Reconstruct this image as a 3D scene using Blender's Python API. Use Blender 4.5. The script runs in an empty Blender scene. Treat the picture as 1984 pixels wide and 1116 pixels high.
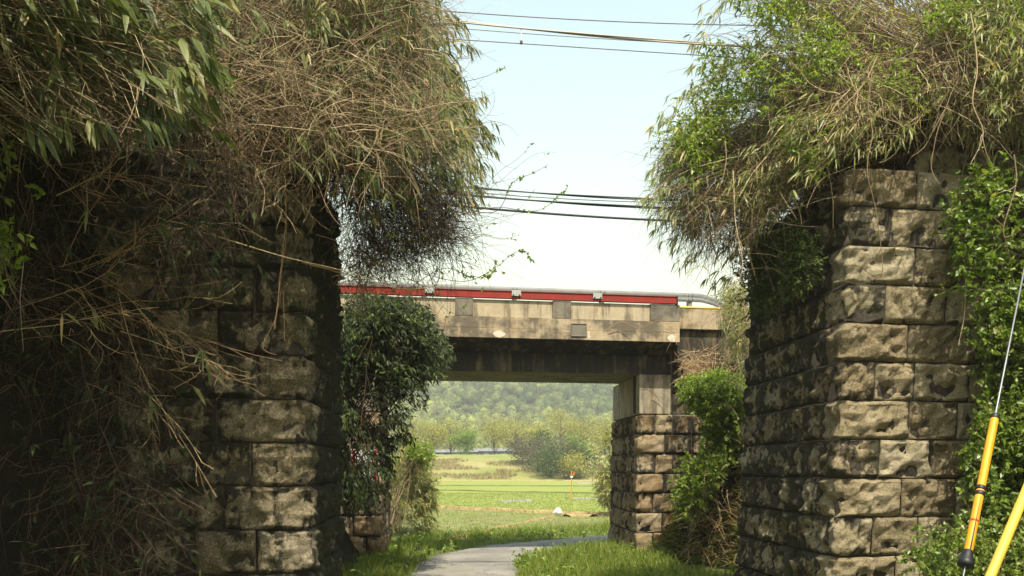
import bpy, bmesh, math, random
import numpy as np
from mathutils import Vector, Matrix, noise

random.seed(3)
R = np.random.default_rng(11)
SC = bpy.context.scene
COL = SC.collection
F = 1718.0            # focal length in photo pixels
EYE = 2.1
TH = math.atan(0.171) # the rail line against the picture plane
PH = math.radians(4.5)

# ------------------------------------------------------------------ camera
cam_d = bpy.data.cameras.new('camera')
cam = bpy.data.objects.new('camera', cam_d)
COL.objects.link(cam)
cam.location = (0, 0, EYE)
cam.rotation_euler = (math.radians(90), 0, 0)
cam_d.sensor_width = 36
cam_d.lens = F / 1984 * 36
cam_d.shift_y = 347 / 1984
cam_d.clip_start = 0.1
cam_d.clip_end = 4000
SC.camera = cam

# ------------------------------------------------------------------ sky and sun
SUN_EL, SUN_AZ = math.radians(60), math.radians(8)   # azimuth: to the right of straight behind the camera
world = bpy.data.worlds.new('World')
SC.world = world
world.use_nodes = True
wn = world.node_tree.nodes
sky = wn.new('ShaderNodeTexSky')
sky.sky_type = 'NISHITA'
sky.sun_disc = False
sky.sun_elevation = SUN_EL
sky.sun_rotation = math.pi - SUN_AZ
sky.air_density = 2.8
sky.dust_density = 2.4
sky.ozone_density = 1.0
wn['Background'].inputs['Strength'].default_value = 0.145
world.node_tree.links.new(sky.outputs[0], wn['Background'].inputs['Color'])
sun_d = bpy.data.lights.new('sun', 'SUN')
sun_d.energy = 5.0
sun_d.angle = math.radians(0.5)
sun_d.color = (1.0, 0.925, 0.77)
sun = bpy.data.objects.new('sun', sun_d)
COL.objects.link(sun)
SUNV = Vector((math.sin(SUN_AZ) * math.cos(SUN_EL), -math.cos(SUN_AZ) * math.cos(SUN_EL), math.sin(SUN_EL)))
sun.rotation_euler = SUNV.to_track_quat('Z', 'Y').to_euler()
sun.location = SUNV * 50
SC.view_settings.view_transform = 'Standard'
SC.view_settings.look = 'None'
SC.view_settings.exposure = 0.85
SC.view_settings.gamma = 1.0
SC.view_settings.use_curve_mapping = False
SC.render.engine = 'CYCLES'
SC.cycles.max_bounces = 8
SC.cycles.diffuse_bounces = 3
SC.cycles.transmission_bounces = 4
SC.cycles.volume_bounces = 0

# ------------------------------------------------------------------ helpers
def W(px, py, Y):
    return np.array([(px - 992) / F * Y, Y, EYE + (905 - py) / F * Y])

def nrm(a):
    return a / np.maximum(np.linalg.norm(a, axis=-1, keepdims=True), 1e-9)

def mk_mesh(name, V, faces, mat, attrs=None, smooth=False):
    me = bpy.data.meshes.new(name)
    V = np.asarray(V, np.float32)
    me.vertices.add(len(V)); me.vertices.foreach_set('co', V.ravel())
    fl = [np.asarray(f, np.int32) for f in faces if len(f)]
    li = np.concatenate([f.ravel() for f in fl]) if fl else np.zeros(0, np.int32)
    tot = np.concatenate([np.full(len(f), f.shape[1], np.int32) for f in fl]) if fl else np.zeros(0, np.int32)
    st = np.concatenate([[0], np.cumsum(tot)[:-1]]).astype(np.int32) if len(tot) else tot
    me.loops.add(len(li)); me.loops.foreach_set('vertex_index', li)
    me.polygons.add(len(tot)); me.polygons.foreach_set('loop_start', st)
    me.update(calc_edges=True)
    if smooth:
        me.polygons.foreach_set('use_smooth', np.ones(len(tot), bool))
    for k, v in (attrs or {}).items():
        a = me.attributes.new(k, 'FLOAT', 'POINT')
        a.data.foreach_set('value', np.asarray(v, np.float32))
    if mat: me.materials.append(mat)
    return me

def obj(name, me, parent=None, off=None, kind=None):
    o = bpy.data.objects.new(name, me)
    COL.objects.link(o)
    if parent is not None:
        o.parent = parent
        if off is not None: o.location = (-off[0], -off[1], -off[2])
    if kind: o['kind'] = kind
    return o

def tag(o, label, cat, group=None):
    o['label'] = label; o['category'] = cat
    if group: o['group'] = group
    return o

def thing(name, label, cat, loc=(0, 0, 0), group=None, rz=0):
    o = bpy.data.objects.new(name, None)
    COL.objects.link(o)
    o.location = loc; o.rotation_euler = (0, 0, rz); o.empty_display_size = 0.2
    return tag(o, label, cat, group)

class Geo:
    """collects numpy geometry into one mesh"""
    def __init__(s): s.V, s.F, s.r, s.e, s.n = [], {}, [], [], 0
    def add(s, V, faces, rnd=0.5, edge=0.0):
        V = np.asarray(V, float).reshape(-1, 3); n = len(V)
        for f in faces:
            f = np.asarray(f)
            if len(f): s.F.setdefault(f.shape[1], []).append(f + s.n)
        s.V.append(V)
        s.r.append(np.broadcast_to(np.asarray(rnd, float), (n,)))
        s.e.append(np.broadcast_to(np.asarray(edge, float), (n,)))
        s.n += n
        return s
    def mesh(s, name, mat, smooth=False):
        fs = [np.concatenate(v) for v in s.F.values()]
        return mk_mesh(name, np.concatenate(s.V), fs, mat, {'rnd': np.concatenate(s.r), 'edge': np.concatenate(s.e)}, smooth)

BOXF = np.array([[0, 1, 3, 2], [4, 6, 7, 5], [0, 4, 5, 1], [2, 3, 7, 6], [0, 2, 6, 4], [1, 5, 7, 3]])
def box_v(x0, x1, y0, y1, z0, z1):
    return np.array([[x, y, z] for x in (x0, x1) for y in (y0, y1) for z in (z0, z1)], float)

def bev_box(name, x0, x1, y0, y1, z0, z1, mat, bevel=0.012, seg=2, rough=0.0):
    bm = bmesh.new()
    vs = [bm.verts.new(v) for v in box_v(x0, x1, y0, y1, z0, z1)]
    for f in BOXF: bm.faces.new([vs[i] for i in f])
    bmesh.ops.recalc_face_normals(bm, faces=bm.faces)
    if bevel: bmesh.ops.bevel(bm, geom=list(bm.edges), offset=bevel, segments=seg, affect='EDGES', profile=0.5)
    me = bpy.data.meshes.new(name); bm.to_mesh(me); bm.free()
    me.materials.append(mat)
    return me

def prism(name, prof, x0, x1, mat, nx=1, rough=0.0, seed=0, bevel=0.0):
    """profile in (y,z) swept along x"""
    k = len(prof); xs = np.linspace(x0, x1, nx + 1)
    bm = bmesh.new(); rings = []
    for x in xs:
        ring = []
        for (y, z) in prof:
            d = rough * noise.noise(Vector((x * 2.1 + seed, y * 3, z * 3))) if rough else 0
            e = rough * noise.noise(Vector((x * 9 + seed, y * 9 + 5, z * 9))) if rough else 0
            ring.append(bm.verts.new((x, y + d * .4, z + (d + e) * .6)))
        rings.append(ring)
    for a, b in zip(rings[:-1], rings[1:]):
        for i in range(k):
            j = (i + 1) % k
            bm.faces.new((a[i], a[j], b[j], b[i]))
    bm.faces.new(rings[0]); bm.faces.new(rings[-1][::-1])
    bmesh.ops.recalc_face_normals(bm, faces=bm.faces)
    if bevel:
        ed = [e for e in bm.edges if e.is_manifold and e.calc_face_angle(0) > .4]
        bmesh.ops.bevel(bm, geom=ed, offset=bevel, segments=2, affect='EDGES', profile=.5)
    me = bpy.data.meshes.new(name); bm.to_mesh(me); bm.free()
    me.materials.append(mat)
    return me

def tubes(P, r0, r1, sides=3):
    """P (n,k,3) polylines -> verts, quads"""
    n, k, _ = P.shape
    T = nrm(np.gradient(P, axis=1))
    ref = nrm(R.normal(size=(n, 1, 3)) + 1e-3)
    A = nrm(np.cross(T, ref)); B = np.cross(T, A)
    t = np.linspace(0, 1, k)[None, :]
    r = (np.broadcast_to(np.asarray(r0, float), (n,))[:, None] * (1 - t) + np.broadcast_to(np.asarray(r1, float), (n,))[:, None] * t)
    ang = np.arange(sides) / sides * 2 * np.pi
    V = P[:, :, None, :] + r[:, :, None, None] * (np.cos(ang)[None, None, :, None] * A[:, :, None, :] + np.sin(ang)[None, None, :, None] * B[:, :, None, :])
    idx = np.arange(n * k * sides).reshape(n, k, sides)
    a = idx[:, :-1, :]; b = idx[:, 1:, :]
    Q = np.stack([a, np.roll(a, -1, 2), np.roll(b, -1, 2), b], -1).reshape(-1, 4)
    return V.reshape(-1, 3), Q

def add_tubes(g, P, r0, r1, rnd=None, sides=3):
    V, Q = tubes(P, r0, r1, sides)
    n, k, _ = P.shape
    if rnd is None: rnd = R.random(n)
    g.add(V, [Q], np.repeat(np.broadcast_to(rnd, (n,)), k * sides))

def bez(P0, P1, P2, P3, k, jit=0.0):
    t = np.linspace(0, 1, k)[None, :, None]
    c = lambda p: p[:, None, :]
    P = (1 - t) ** 3 * c(P0) + 3 * (1 - t) ** 2 * t * c(P1) + 3 * (1 - t) * t * t * c(P2) + t ** 3 * c(P3)
    if jit: P = P + R.normal(size=P.shape) * jit * np.sin(np.pi * t * .5)
    return P

def walk(P0, D0, k, step, curl, grav):
    P = [P0]; D = nrm(D0)
    step = np.broadcast_to(np.asarray(step, float), (len(P0),))[:, None]
    bend = R.normal(size=P0.shape) * curl
    for i in range(k - 1):
        bend = bend * .6 + R.normal(size=P0.shape) * curl * .8
        D = nrm(D + bend + np.array([0, 0, -1.0]) * grav)
        P.append(P[-1] + D * step)
    return np.stack(P, 1)

def leaf_frame(D, N):
    D = nrm(D); S = nrm(np.cross(D, N)); return D, S, np.cross(S, D)

def add_leaves(g, P, D, N, L, Wd, rnd, droop=0.25, simple=False, shape=.34):
    n = len(P)
    if n == 0: return
    D, S, N = leaf_frame(D, N)
    L = np.broadcast_to(L, (n,))[:, None]; Wd = np.broadcast_to(Wd, (n,))[:, None]
    dr = np.broadcast_to(droop, (n,))[:, None]
    Z = np.array([0, 0, -1.0])
    c = lambda t: P + D * L * t + Z * dr * L * t * t
    if simple:
        h = S * Wd * .5
        V = np.stack([P, c(shape) + h + N * Wd * .12, c(1.0), c(shape) - h + N * Wd * .12], 1)
        i = np.arange(n)[:, None] * 4
        g.add(V.reshape(-1, 3), [np.concatenate([i + [0, 3, 2], i + [0, 2, 1]])], np.repeat(rnd, 4), np.tile([.5, 1, 1, 1], n))
        return
    a = S * Wd * .5; up = N * Wd * .13
    V = np.stack([P, c(.28) + a + up, c(.28), c(.28) - a + up, c(.66) + a * .72 + up * .7, c(.66), c(.66) - a * .72 + up * .7, c(1.0)], 1)
    i = np.arange(n)[:, None] * 8
    tri = np.concatenate([i + [0, 3, 2], i + [0, 2, 1], i + [4, 5, 7], i + [5, 6, 7]])
    quad = np.concatenate([i + [1, 2, 5, 4], i + [2, 3, 6, 5]])
    g.add(V.reshape(-1, 3), [tri, quad], np.repeat(rnd, 8), np.tile([.6, 1, 0, 1, 1, 0, 1, 1], n))

_unit = {}
def unit_leaf(kind, mat, i, dry=False):
    """unit leaf (length 1 along y, width 1 along x), eight variants share mesh data"""
    key = (kind, mat.name, i, dry)
    if key not in _unit:
        g = Geo()
        droop = [.06, .12, .2, .28, .35, .1, .24, .16][i % 8]
        add_leaves(g, np.zeros((1, 3)), np.array([[0, 1., 0]]), np.array([[0, 0, 1.]]), 1.0, 1.0, np.array([(i + .5) / 8]), 0.0)
        V = np.concatenate(g.V)
        V[:, 2] = V[:, 2] * .25 - droop * V[:, 1] ** 2
        g.V = [V]
        _unit[key] = g.mesh('leaf', mat, True)
    return _unit[key]

class Leaves:
    """leaf arrays of one plant; the largest in view become parts of their own"""
    def __init__(s): s.a = []
    def add(s, P, D, N, L, Wd, rnd, droop=.25):
        n = len(P)
        s.a.append(np.column_stack([P, D, N, np.broadcast_to(L, (n,)), np.broadcast_to(Wd, (n,)), rnd, np.broadcast_to(droop, (n,))]))
    def build(s, root, off, mat, n_single, simple=False, shape=.34, front=0.6):
        A = np.concatenate(s.a)
        if n_single:
            Y = A[:, 1]; px = 992 + A[:, 0] / Y * F; py = 905 - (A[:, 2] - EYE) / Y * F
            inside = (px > 8) & (px < 1976) & (py > 8) & (py < 1108)
            lo = np.quantile(Y, .03); hi = np.quantile(Y, .97)
            score = A[:, 9] * np.sqrt(A[:, 10]) / Y * (1 - front * np.clip((Y - lo) / (hi - lo + 1e-6), 0, 1)) * inside
            top = np.argsort(-score)[:n_single]
            for q in top:
                r = A[q]
                D, S, N = leaf_frame(r[None, 3:6], r[None, 6:9])
                L, wd = r[9], r[10]
                m = Matrix(((S[0][0] * wd, D[0][0] * L, N[0][0] * L, r[0] - off[0]), (S[0][1] * wd, D[0][1] * L, N[0][1] * L, r[1] - off[1]),
                            (S[0][2] * wd, D[0][2] * L, N[0][2] * L, r[2] - off[2]), (0, 0, 0, 1)))
                o = bpy.data.objects.new('leaf', unit_leaf('leaf', mat, int(r[11] * 7.99)))
                COL.objects.link(o); o.parent = root; o.matrix_basis = m
            A = np.delete(A, top, 0)
        g = Geo()
        add_leaves(g, A[:, 0:3], A[:, 3:6], A[:, 6:9], A[:, 9], A[:, 10], A[:, 11], A[:, 12], simple, shape)
        o = obj('foliage', g.mesh('foliage', mat, not simple), root, off, 'stuff')
        return o

def in_poly(p, poly):
    poly = np.asarray(poly, float); x, y = p[:, 0], p[:, 1]
    ins = np.zeros(len(p), bool)
    j = len(poly) - 1
    for i in range(len(poly)):
        xi, yi = poly[i]; xj, yj = poly[j]
        c = ((yi > y) != (yj > y)) & (x < (xj - xi) * (y - yi) / (yj - yi + 1e-12) + xi)
        ins ^= c; j = i
    return ins

def sample_poly(poly, n):
    poly = np.asarray(poly, float); lo, hi = poly.min(0), poly.max(0); out = []
    m = 0
    while m < n:
        p = lo + R.random((n * 2 + 10, 2)) * (hi - lo)
        p = p[in_poly(p, poly)]; out.append(p); m += len(p)
    return np.concatenate(out)[:n]

def in_volume(poly, n, Ya, Yb, fn=None, loose=.45):
    """points in a body whose outline is poly as seen from the road, between two depths"""
    m = int(n * 2.2)
    p = sample_poly(poly, m)
    Y = Ya + (Yb - Ya) * R.random(m) if fn is None else fn(p) - R.random(m) * (Yb - Ya) - Ya
    P = np.column_stack([(p[:, 0] - 992) / F * Y, Y, EYE + (905 - p[:, 1]) / F * Y])
    k = 15.0 / (Y.mean() + 3)      # things further off are bigger, so are their clumps
    cl = np.array([noise.noise(Vector(q * k)) + .6 * noise.noise(Vector(q * k * 2.3)) for q in P]) + R.random(m) * loose
    return P[np.argsort(-cl)[:n]][R.permutation(n)]

def sdist(p, poly):
    """signed distance, positive inside"""
    poly = np.asarray(poly, float); d = np.full(len(p), 1e9)
    for a, b in zip(poly, np.roll(poly, -1, 0)):
        ab = b - a; t = np.clip(((p - a) @ ab) / (ab @ ab), 0, 1)
        d = np.minimum(d, np.linalg.norm(p - (a + t[:, None] * ab), axis=1))
    return np.where(in_poly(p, poly), d, -d)

def fnoise(P, sc, seed=0, oct=3):
    return np.array([noise.fractal(Vector((p[0] * sc + seed, p[1] * sc, p[2] * sc)), 1.0, 2.0, oct) for p in P])

# ------------------------------------------------------------------ materials
class NT:
    def __init__(s, name):
        s.m = bpy.data.materials.new(name); s.m.use_nodes = True
        s.t = s.m.node_tree; s.b = s.t.nodes['Principled BSDF']; s.out = s.t.nodes['Material Output']
        s.b.inputs['Roughness'].default_value = .85
        s.b.inputs['Specular IOR Level'].default_value = .25
    def n(s, t, **k):
        nd = s.t.nodes.new(t)
        for a, b in k.items():
            setattr(nd, a, b)
        return nd
    def l(s, a, b): s.t.links.new(a, b)
    def pos(s):
        if not hasattr(s, '_p'): s._p = s.n('ShaderNodeNewGeometry').outputs['Position']
        return s._p
    def noise(s, scale, detail=4, rough=.55, vec=None, stretch=None, off=0.0):
        nd = s.n('ShaderNodeTexNoise'); nd.inputs['Scale'].default_value = scale
        nd.inputs['Detail'].default_value = detail; nd.inputs['Roughness'].default_value = rough
        v = vec or s.pos()
        if stretch:
            mp = s.n('ShaderNodeMapping'); mp.inputs['Scale'].default_value = stretch; mp.inputs['Location'].default_value = (off, off * .7, off * .3)
            s.l(v, mp.inputs['Vector']); v = mp.outputs[0]
        s.l(v, nd.inputs['Vector'])
        return nd.outputs['Fac']
    def ramp(s, fac, stops, interp='LINEAR'):
        nd = s.n('ShaderNodeValToRGB'); cr = nd.color_ramp; cr.interpolation = interp
        while len(cr.elements) < len(stops): cr.elements.new(.5)
        for e, (p, c) in zip(cr.elements, stops):
            e.position = p
            e.color = (c, c, c, 1) if isinstance(c, (int, float)) else (*c, 1)
        s.l(fac, nd.inputs[0]); return nd.outputs[0]
    def mix(s, fac, a, b, mode='MIX'):
        nd = s.n('ShaderNodeMix', data_type='RGBA', blend_type=mode)
        for sock, v in ((nd.inputs[0], fac), (nd.inputs[6], a), (nd.inputs[7], b)):
            if isinstance(v, (int, float)): sock.default_value = v
            elif isinstance(v, tuple): sock.default_value = (*v, 1)
            else: s.l(v, sock)
        return nd.outputs[2]
    def math(s, op, a, b=0.0, clamp=False):
        nd = s.n('ShaderNodeMath', operation=op, use_clamp=clamp)
        for sock, v in ((nd.inputs[0], a), (nd.inputs[1], b)):
            if isinstance(v, (int, float)): sock.default_value = v
            else: s.l(v, sock)
        return nd.outputs[0]
    def attr(s, name, kind='GEOMETRY'):
        return s.n('ShaderNodeAttribute', attribute_type=kind, attribute_name=name).outputs['Fac']
    def bump(s, h, strength=.5, dist=.02, normal=None):
        nd = s.n('ShaderNodeBump'); nd.inputs['Strength'].default_value = strength; nd.inputs['Distance'].default_value = dist
        s.l(h, nd.inputs['Height'])
        if normal: s.l(normal, nd.inputs['Normal'])
        return nd.outputs[0]

def stone_mat(name, a, b, c, stain_shade=(.045, .04, .03), moss=(.07, .075, .02), sbias=0.0, mbias=0.0):
    t = NT(name)
    rnd = t.n('ShaderNodeObjectInfo').outputs['Random']
    n1 = t.noise(2.2, 4); n2 = t.noise(14, 5, .65); n3 = t.noise(48, 4, .75)
    f = t.math('ADD', t.math('MULTIPLY', n1, .9), t.math('MULTIPLY', t.math('SUBTRACT', rnd, .5), .55))
    col = t.ramp(f, [(.2, a), (.45, b), (.72, c)])
    col = t.mix(t.ramp(n2, [(.35, 0.0), (.7, 1.0)]), col, t.mix(.55, col, (.20, .155, .10)))
    col = t.mix(t.math('MULTIPLY', t.ramp(n3, [(.52, 0.0), (.62, 1.0)]), .6), col, (.58, .52, .40))
    col = t.mix(t.math('MULTIPLY', t.ramp(n3, [(.34, 1.0), (.46, 0.0)]), .75), col, (.05, .042, .028))
    st = t.noise(1.0, 6, .68, stretch=(4.4, 4.4, .75), off=3.3)
    st2 = t.noise(6.0, 4, .7)
    amt = t.attr('stain_shade', 'OBJECT')  # per stone amount: real staining, and shade painted onto some faces
    sv = t.math('ADD', t.math('ADD', t.math('ADD', st, t.math('MULTIPLY', t.math('SUBTRACT', .5, t.attr('edge')), .13)), t.math('MULTIPLY', t.math('SUBTRACT', t.math('ADD', t.math('MULTIPLY', st2, .6), t.math('MULTIPLY', n2, .4)), .5), .75)), t.math('ADD', amt, sbias))
    col = t.mix(t.math('MULTIPLY', t.ramp(sv, [(.55, 0.0), (.62, 1.0)]), .9), col, stain_shade)
    mo = t.noise(3.1, 5, .65, stretch=(1, 1, .8), off=9.1)
    mv = t.math('ADD', t.math('ADD', mo, t.math('MULTIPLY', t.math('SUBTRACT', n2, .5), .4)), t.math('ADD', t.math('MULTIPLY', amt, .5), mbias))
    col = t.mix(t.math('MULTIPLY', t.ramp(mv, [(.60, 0.0), (.72, 1.0)]), .75), col, moss)
    li = t.noise(5.3, 3, .6, stretch=(1, 1, 1), off=21)
    col = t.mix(t.math('MULTIPLY', t.ramp(li, [(.70, 0.0), (.76, 1.0)]), .5), col, (.42, .43, .36))
    t.l(col, t.b.inputs['Base Color'])
    t.b.inputs['Roughness'].default_value = .92
    b1 = t.bump(t.noise(30, 7, .8), 1.0, .10)
    b2 = t.bump(t.noise(70, 4, .7), 1.0, .03, b1)
    t.l(b2, t.b.inputs['Normal'])
    return t.m

def concrete_mat(name, base, dark, amount=.5, streak=.5, tint=(.30, .22, .12)):
    t = NT(name)
    n1 = t.noise(1.6, 5, .6); n2 = t.noise(30, 4, .6)
    col = t.mix(t.ramp(n1, [(.3, 0.0), (.7, 1.0)]), base, tuple(x * .72 for x in base))
    col = t.mix(t.math('MULTIPLY', t.ramp(t.noise(4.2, 4, .6, stretch=(1, 1, .5), off=5), [(.5, 0.0), (.66, 1.0)]), .5), col, tint)
    col = t.mix(t.math('MULTIPLY', t.ramp(n2, [(.3, 1.0), (.55, 0.0)]), .35), col, tuple(x * .5 for x in base))
    rnd = t.n('ShaderNodeObjectInfo').outputs['Random']
    s1 = t.noise(1.0, 6, .66, stretch=(5.5, 5.5, .55), off=7)
    s2 = t.noise(1.3, 5, .68, stretch=(1, 1, 1.2), off=2)
    sv = t.math('ADD', t.math('ADD', t.math('MULTIPLY', s1, streak), t.math('MULTIPLY', s2, 1 - streak)), amount - .5)
    col = t.mix(t.math('MULTIPLY', t.ramp(sv, [(.445, 0.0), (.555, 1.0)]), .88), col, dark)
    lime = t.noise(1.0, 4, .6, stretch=(6, 6, .3), off=31)
    col = t.mix(t.math('MULTIPLY', t.ramp(lime, [(.68, 0.0), (.78, 1.0)]), .4), col, (.42, .37, .27))
    t.l(col, t.b.inputs['Base Color'])
    t.b.inputs['Roughness'].default_value = .9
    t.l(t.bump(t.noise(60, 5, .7), .5, .008, t.bump(t.noise(6, 4, .6), .4, .03)), t.b.inputs['Normal'])
    return t.m

def leaf_mat(name, stops, trans=.35, rough=.42, edge=None, spec=.4, tcol=(1.3, 1.5, .5), patch=None):
    t = NT(name)
    r = t.attr('rnd')
    r = t.math('ADD', r, t.math('MULTIPLY', t.math('SUBTRACT', t.noise(1.6, 3), .5), .35), True)
    col = t.ramp(r, stops)
    if edge: 
        col = t.mix(t.math('MULTIPLY', t.ramp(t.attr('edge'), [(edge[1], 0.0), (1.0, 1.0)]), edge[2]), col, edge[0])
    if patch:
        col = t.mix(t.math('MULTIPLY', t.ramp(t.noise(patch[1], 4, .7), [(.52, 0.0), (.68, 1.0)]), patch[2]), col, patch[0])
    t.l(col, t.b.inputs['Base Color'])
    t.b.inputs['Roughness'].default_value = rough
    t.b.inputs['Specular IOR Level'].default_value = spec
    tr = t.n('ShaderNodeBsdfTranslucent')
    t.l(t.mix(1.0, col, tcol, 'MULTIPLY'), tr.inputs['Color'])
    mx = t.n('ShaderNodeMixShader'); mx.inputs[0].default_value = trans
    t.l(t.b.outputs[0], mx.inputs[1]); t.l(tr.outputs[0], mx.inputs[2]); t.l(mx.outputs[0], t.out.inputs['Surface'])
    return t.m

def ramp_mat(name, stops, rough=.9, spec=.15, nz=(3.0, .4), bumpv=None):
    t = NT(name)
    r = t.math('ADD', t.attr('rnd'), t.math('MULTIPLY', t.math('SUBTRACT', t.noise(nz[0], 4, .65), .5), nz[1]), True)
    t.l(t.ramp(r, stops), t.b.inputs['Base Color'])
    t.b.inputs['Roughness'].default_value = rough; t.b.inputs['Specular IOR Level'].default_value = spec
    if bumpv: t.l(t.bump(t.noise(bumpv[0], 5, .7), bumpv[1], bumpv[2]), t.b.inputs['Normal'])
    return t.m

def ground_mat(name, stops, scale=1.0, detail_scale=18, bump=(20, .8, .04), rough=.95):
    t = NT(name)
    f = t.math('ADD', t.math('MULTIPLY', t.noise(scale, 6, .62), .65), t.math('MULTIPLY', t.noise(detail_scale, 5, .7), .35))
    t.l(t.ramp(f, stops), t.b.inputs['Base Color'])
    t.b.inputs['Roughness'].default_value = rough; t.b.inputs['Specular IOR Level'].default_value = .1
    t.l(t.bump(t.noise(bump[0], 5, .7), bump[1], bump[2]), t.b.inputs['Normal'])
    return t.m

def paint_mat(name, col, rough=.5, metal=0.0, wear=None, spec=.4, wscale=9):
    t = NT(name)
    c = t.mix(t.ramp(t.noise(5, 4, .6), [(.35, 0.0), (.7, 1.0)]), col, tuple(x * .78 for x in col))
    if wear: c = t.mix(t.math('MULTIPLY', t.ramp(t.noise(wscale, 6, .7), [(.55, 0.0), (.68, 1.0)]), .8), c, wear)
    t.l(c, t.b.inputs['Base Color'])
    t.b.inputs['Roughness'].default_value = rough; t.b.inputs['Metallic'].default_value = metal
    t.b.inputs['Specular IOR Level'].default_value = spec
    t.l(t.bump(t.noise(45, 4, .6), .15, .004), t.b.inputs['Normal'])
    return t.m

M = {}
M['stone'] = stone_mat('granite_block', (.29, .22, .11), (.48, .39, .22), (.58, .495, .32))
M['stone_mossy_shaded'] = stone_mat('granite_block_mossy_shaded', (.17, .135, .065), (.29, .235, .125), (.38, .32, .21), (.022, .02, .014), (.055, .062, .018), .05, .06)  # moss and stain, with the pier's deep shade put into darker colours
M['stone_warm'] = stone_mat('granite_block_warm', (.36, .225, .095), (.48, .345, .175), (.55, .44, .27), moss=(.17, .11, .03), sbias=-.02)
M['mortar'] = ground_mat('joint_mortar', [(.35, (.02, .017, .013)), (.56, (.06, .05, .038)), (.72, (.26, .22, .17))], 2, 30)
M['conc_panel'] = concrete_mat('concrete_panel', (.43, .355, .235), (.13, .105, .07), .45, .8)
M['conc_ledge'] = concrete_mat('concrete_ledge', (.40, .32, .205), (.085, .072, .052), .505, .3, (.27, .17, .08))
M['conc_pilaster'] = concrete_mat('concrete_pilaster', (.20, .175, .13), (.07, .062, .05), .50, .35)
M['conc_dark'] = concrete_mat('concrete_stain_shade', (.15, .12, .065), (.016, .014, .012), .54, .65, (.16, .11, .04))  # black staining, with the shade under the overhang put into the colour
M['conc_soffit'] = concrete_mat('concrete_soffit', (.22, .19, .115), (.08, .07, .045), .44, .3, (.15, .13, .06))  # lighter olive than the slab side, bounce light put into the colour
M['conc_cap'] = concrete_mat('concrete_cap', (.36, .31, .22), (.09, .075, .05), .48, .65, (.28, .17, .07))
M['lime'] = concrete_mat('lime_patch', (.60, .53, .42), (.38, .27, .18), .42, .3)
M['plaque'] = paint_mat('plaque_metal', (.17, .15, .115), .6, .3, (.16, .14, .11))
M['red'] = paint_mat('red_oxide_paint', (.24, .024, .015), .65, 0, (.11, .045, .025), .2, 4)
M['galv'] = paint_mat('galvanised_steel', (.21, .215, .205), .6, .1, (.15, .15, .14), .3, 14)
M['plate'] = paint_mat('zinc_plate', (.36, .36, .33), .5, .2)
M['steel_dark'] = paint_mat('dark_steel', (.05, .045, .04), .6, .5, (.12, .06, .03))
M['yellow_pipe'] = paint_mat('yellow_pipe_paint', (.62, .36, .05), .5)
M['cable'] = paint_mat('cable_sheath', (.025, .025, .03), .55)
M['wire_grey'] = paint_mat('bare_wire', (.14, .13, .13), .5, .4)
M['wire_pale'] = paint_mat('feeder_wire', (.34, .30, .25), .5, .4)
M['yellow'] = paint_mat('yellow_sleeve', (.66, .29, .012), .5, 0, (.36, .17, .03), .3, 14)
M['yellow_old'] = paint_mat('yellow_sleeve_faded', (.60, .40, .05), .5, 0, (.45, .31, .06), .4, 5)
M['black'] = paint_mat('black_rubber', (.012, .012, .013), .5)
M['redband'] = paint_mat('red_band', (.55, .03, .015), .5)
M['strand'] = paint_mat('steel_strand', (.22, .23, .24), .45, .6)
M['orange'] = paint_mat('orange_paint', (.75, .18, .04), .5)
M['white'] = paint_mat('white_paint', (.74, .74, .72), .5)
M['roof_grey'] = paint_mat('grey_roofing', (.17, .17, .18), .6)
M['glass'] = paint_mat('dark_glass', (.05, .06, .07), .15)
M['soil'] = ground_mat('dark_soil', [(.3, (.012, .010, .007)), (.55, (.032, .026, .015)), (.75, (.06, .055, .022))], 1.2, 22, (25, 1.0, .08))  # near black tone that also deepens the shade on the banks
M['ground'] = ground_mat('meadow_ground', [(.3, (.05, .06, .018)), (.5, (.085, .105, .028)), (.7, (.13, .14, .045))], .25, 6)
M['field_green'] = ground_mat('young_crop', [(.3, (.15, .175, .04)), (.5, (.185, .215, .05)), (.7, (.225, .24, .07))], .12, 7, (16, .6, .05))
M['field_dry'] = ground_mat('sparse_crop', [(.28, (.13, .13, .055)), (.46, (.20, .19, .085)), (.56, (.15, .19, .055)), (.72, (.26, .24, .12))], .5, 12, (18, .9, .06))
M['bund'] = ground_mat('dry_bank', [(.3, (.13, .10, .045)), (.5, (.27, .20, .09)), (.7, (.36, .28, .14))], 1.5, 14)
M['dyke'] = ground_mat('dyke_grass', [(.30, (.12, .14, .035)), (.46, (.18, .195, .055)), (.57, (.25, .225, .095)), (.74, (.31, .26, .13))], .13, 2.2, (5, .8, .2))
M['dyke_top'] = ground_mat('dyke_top_grass', [(.3, (.11, .17, .03)), (.7, (.19, .25, .06))], .3, 4)
M['path'] = ground_mat('pale_concrete_path', [(.3, (.18, .17, .14)), (.7, (.28, .265, .22))], 1, 12, (30, .4, .02))
M['hill'] = ground_mat('hill_floor', [(.3, (.035, .045, .015)), (.7, (.08, .09, .03))], .05, .6)
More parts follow.
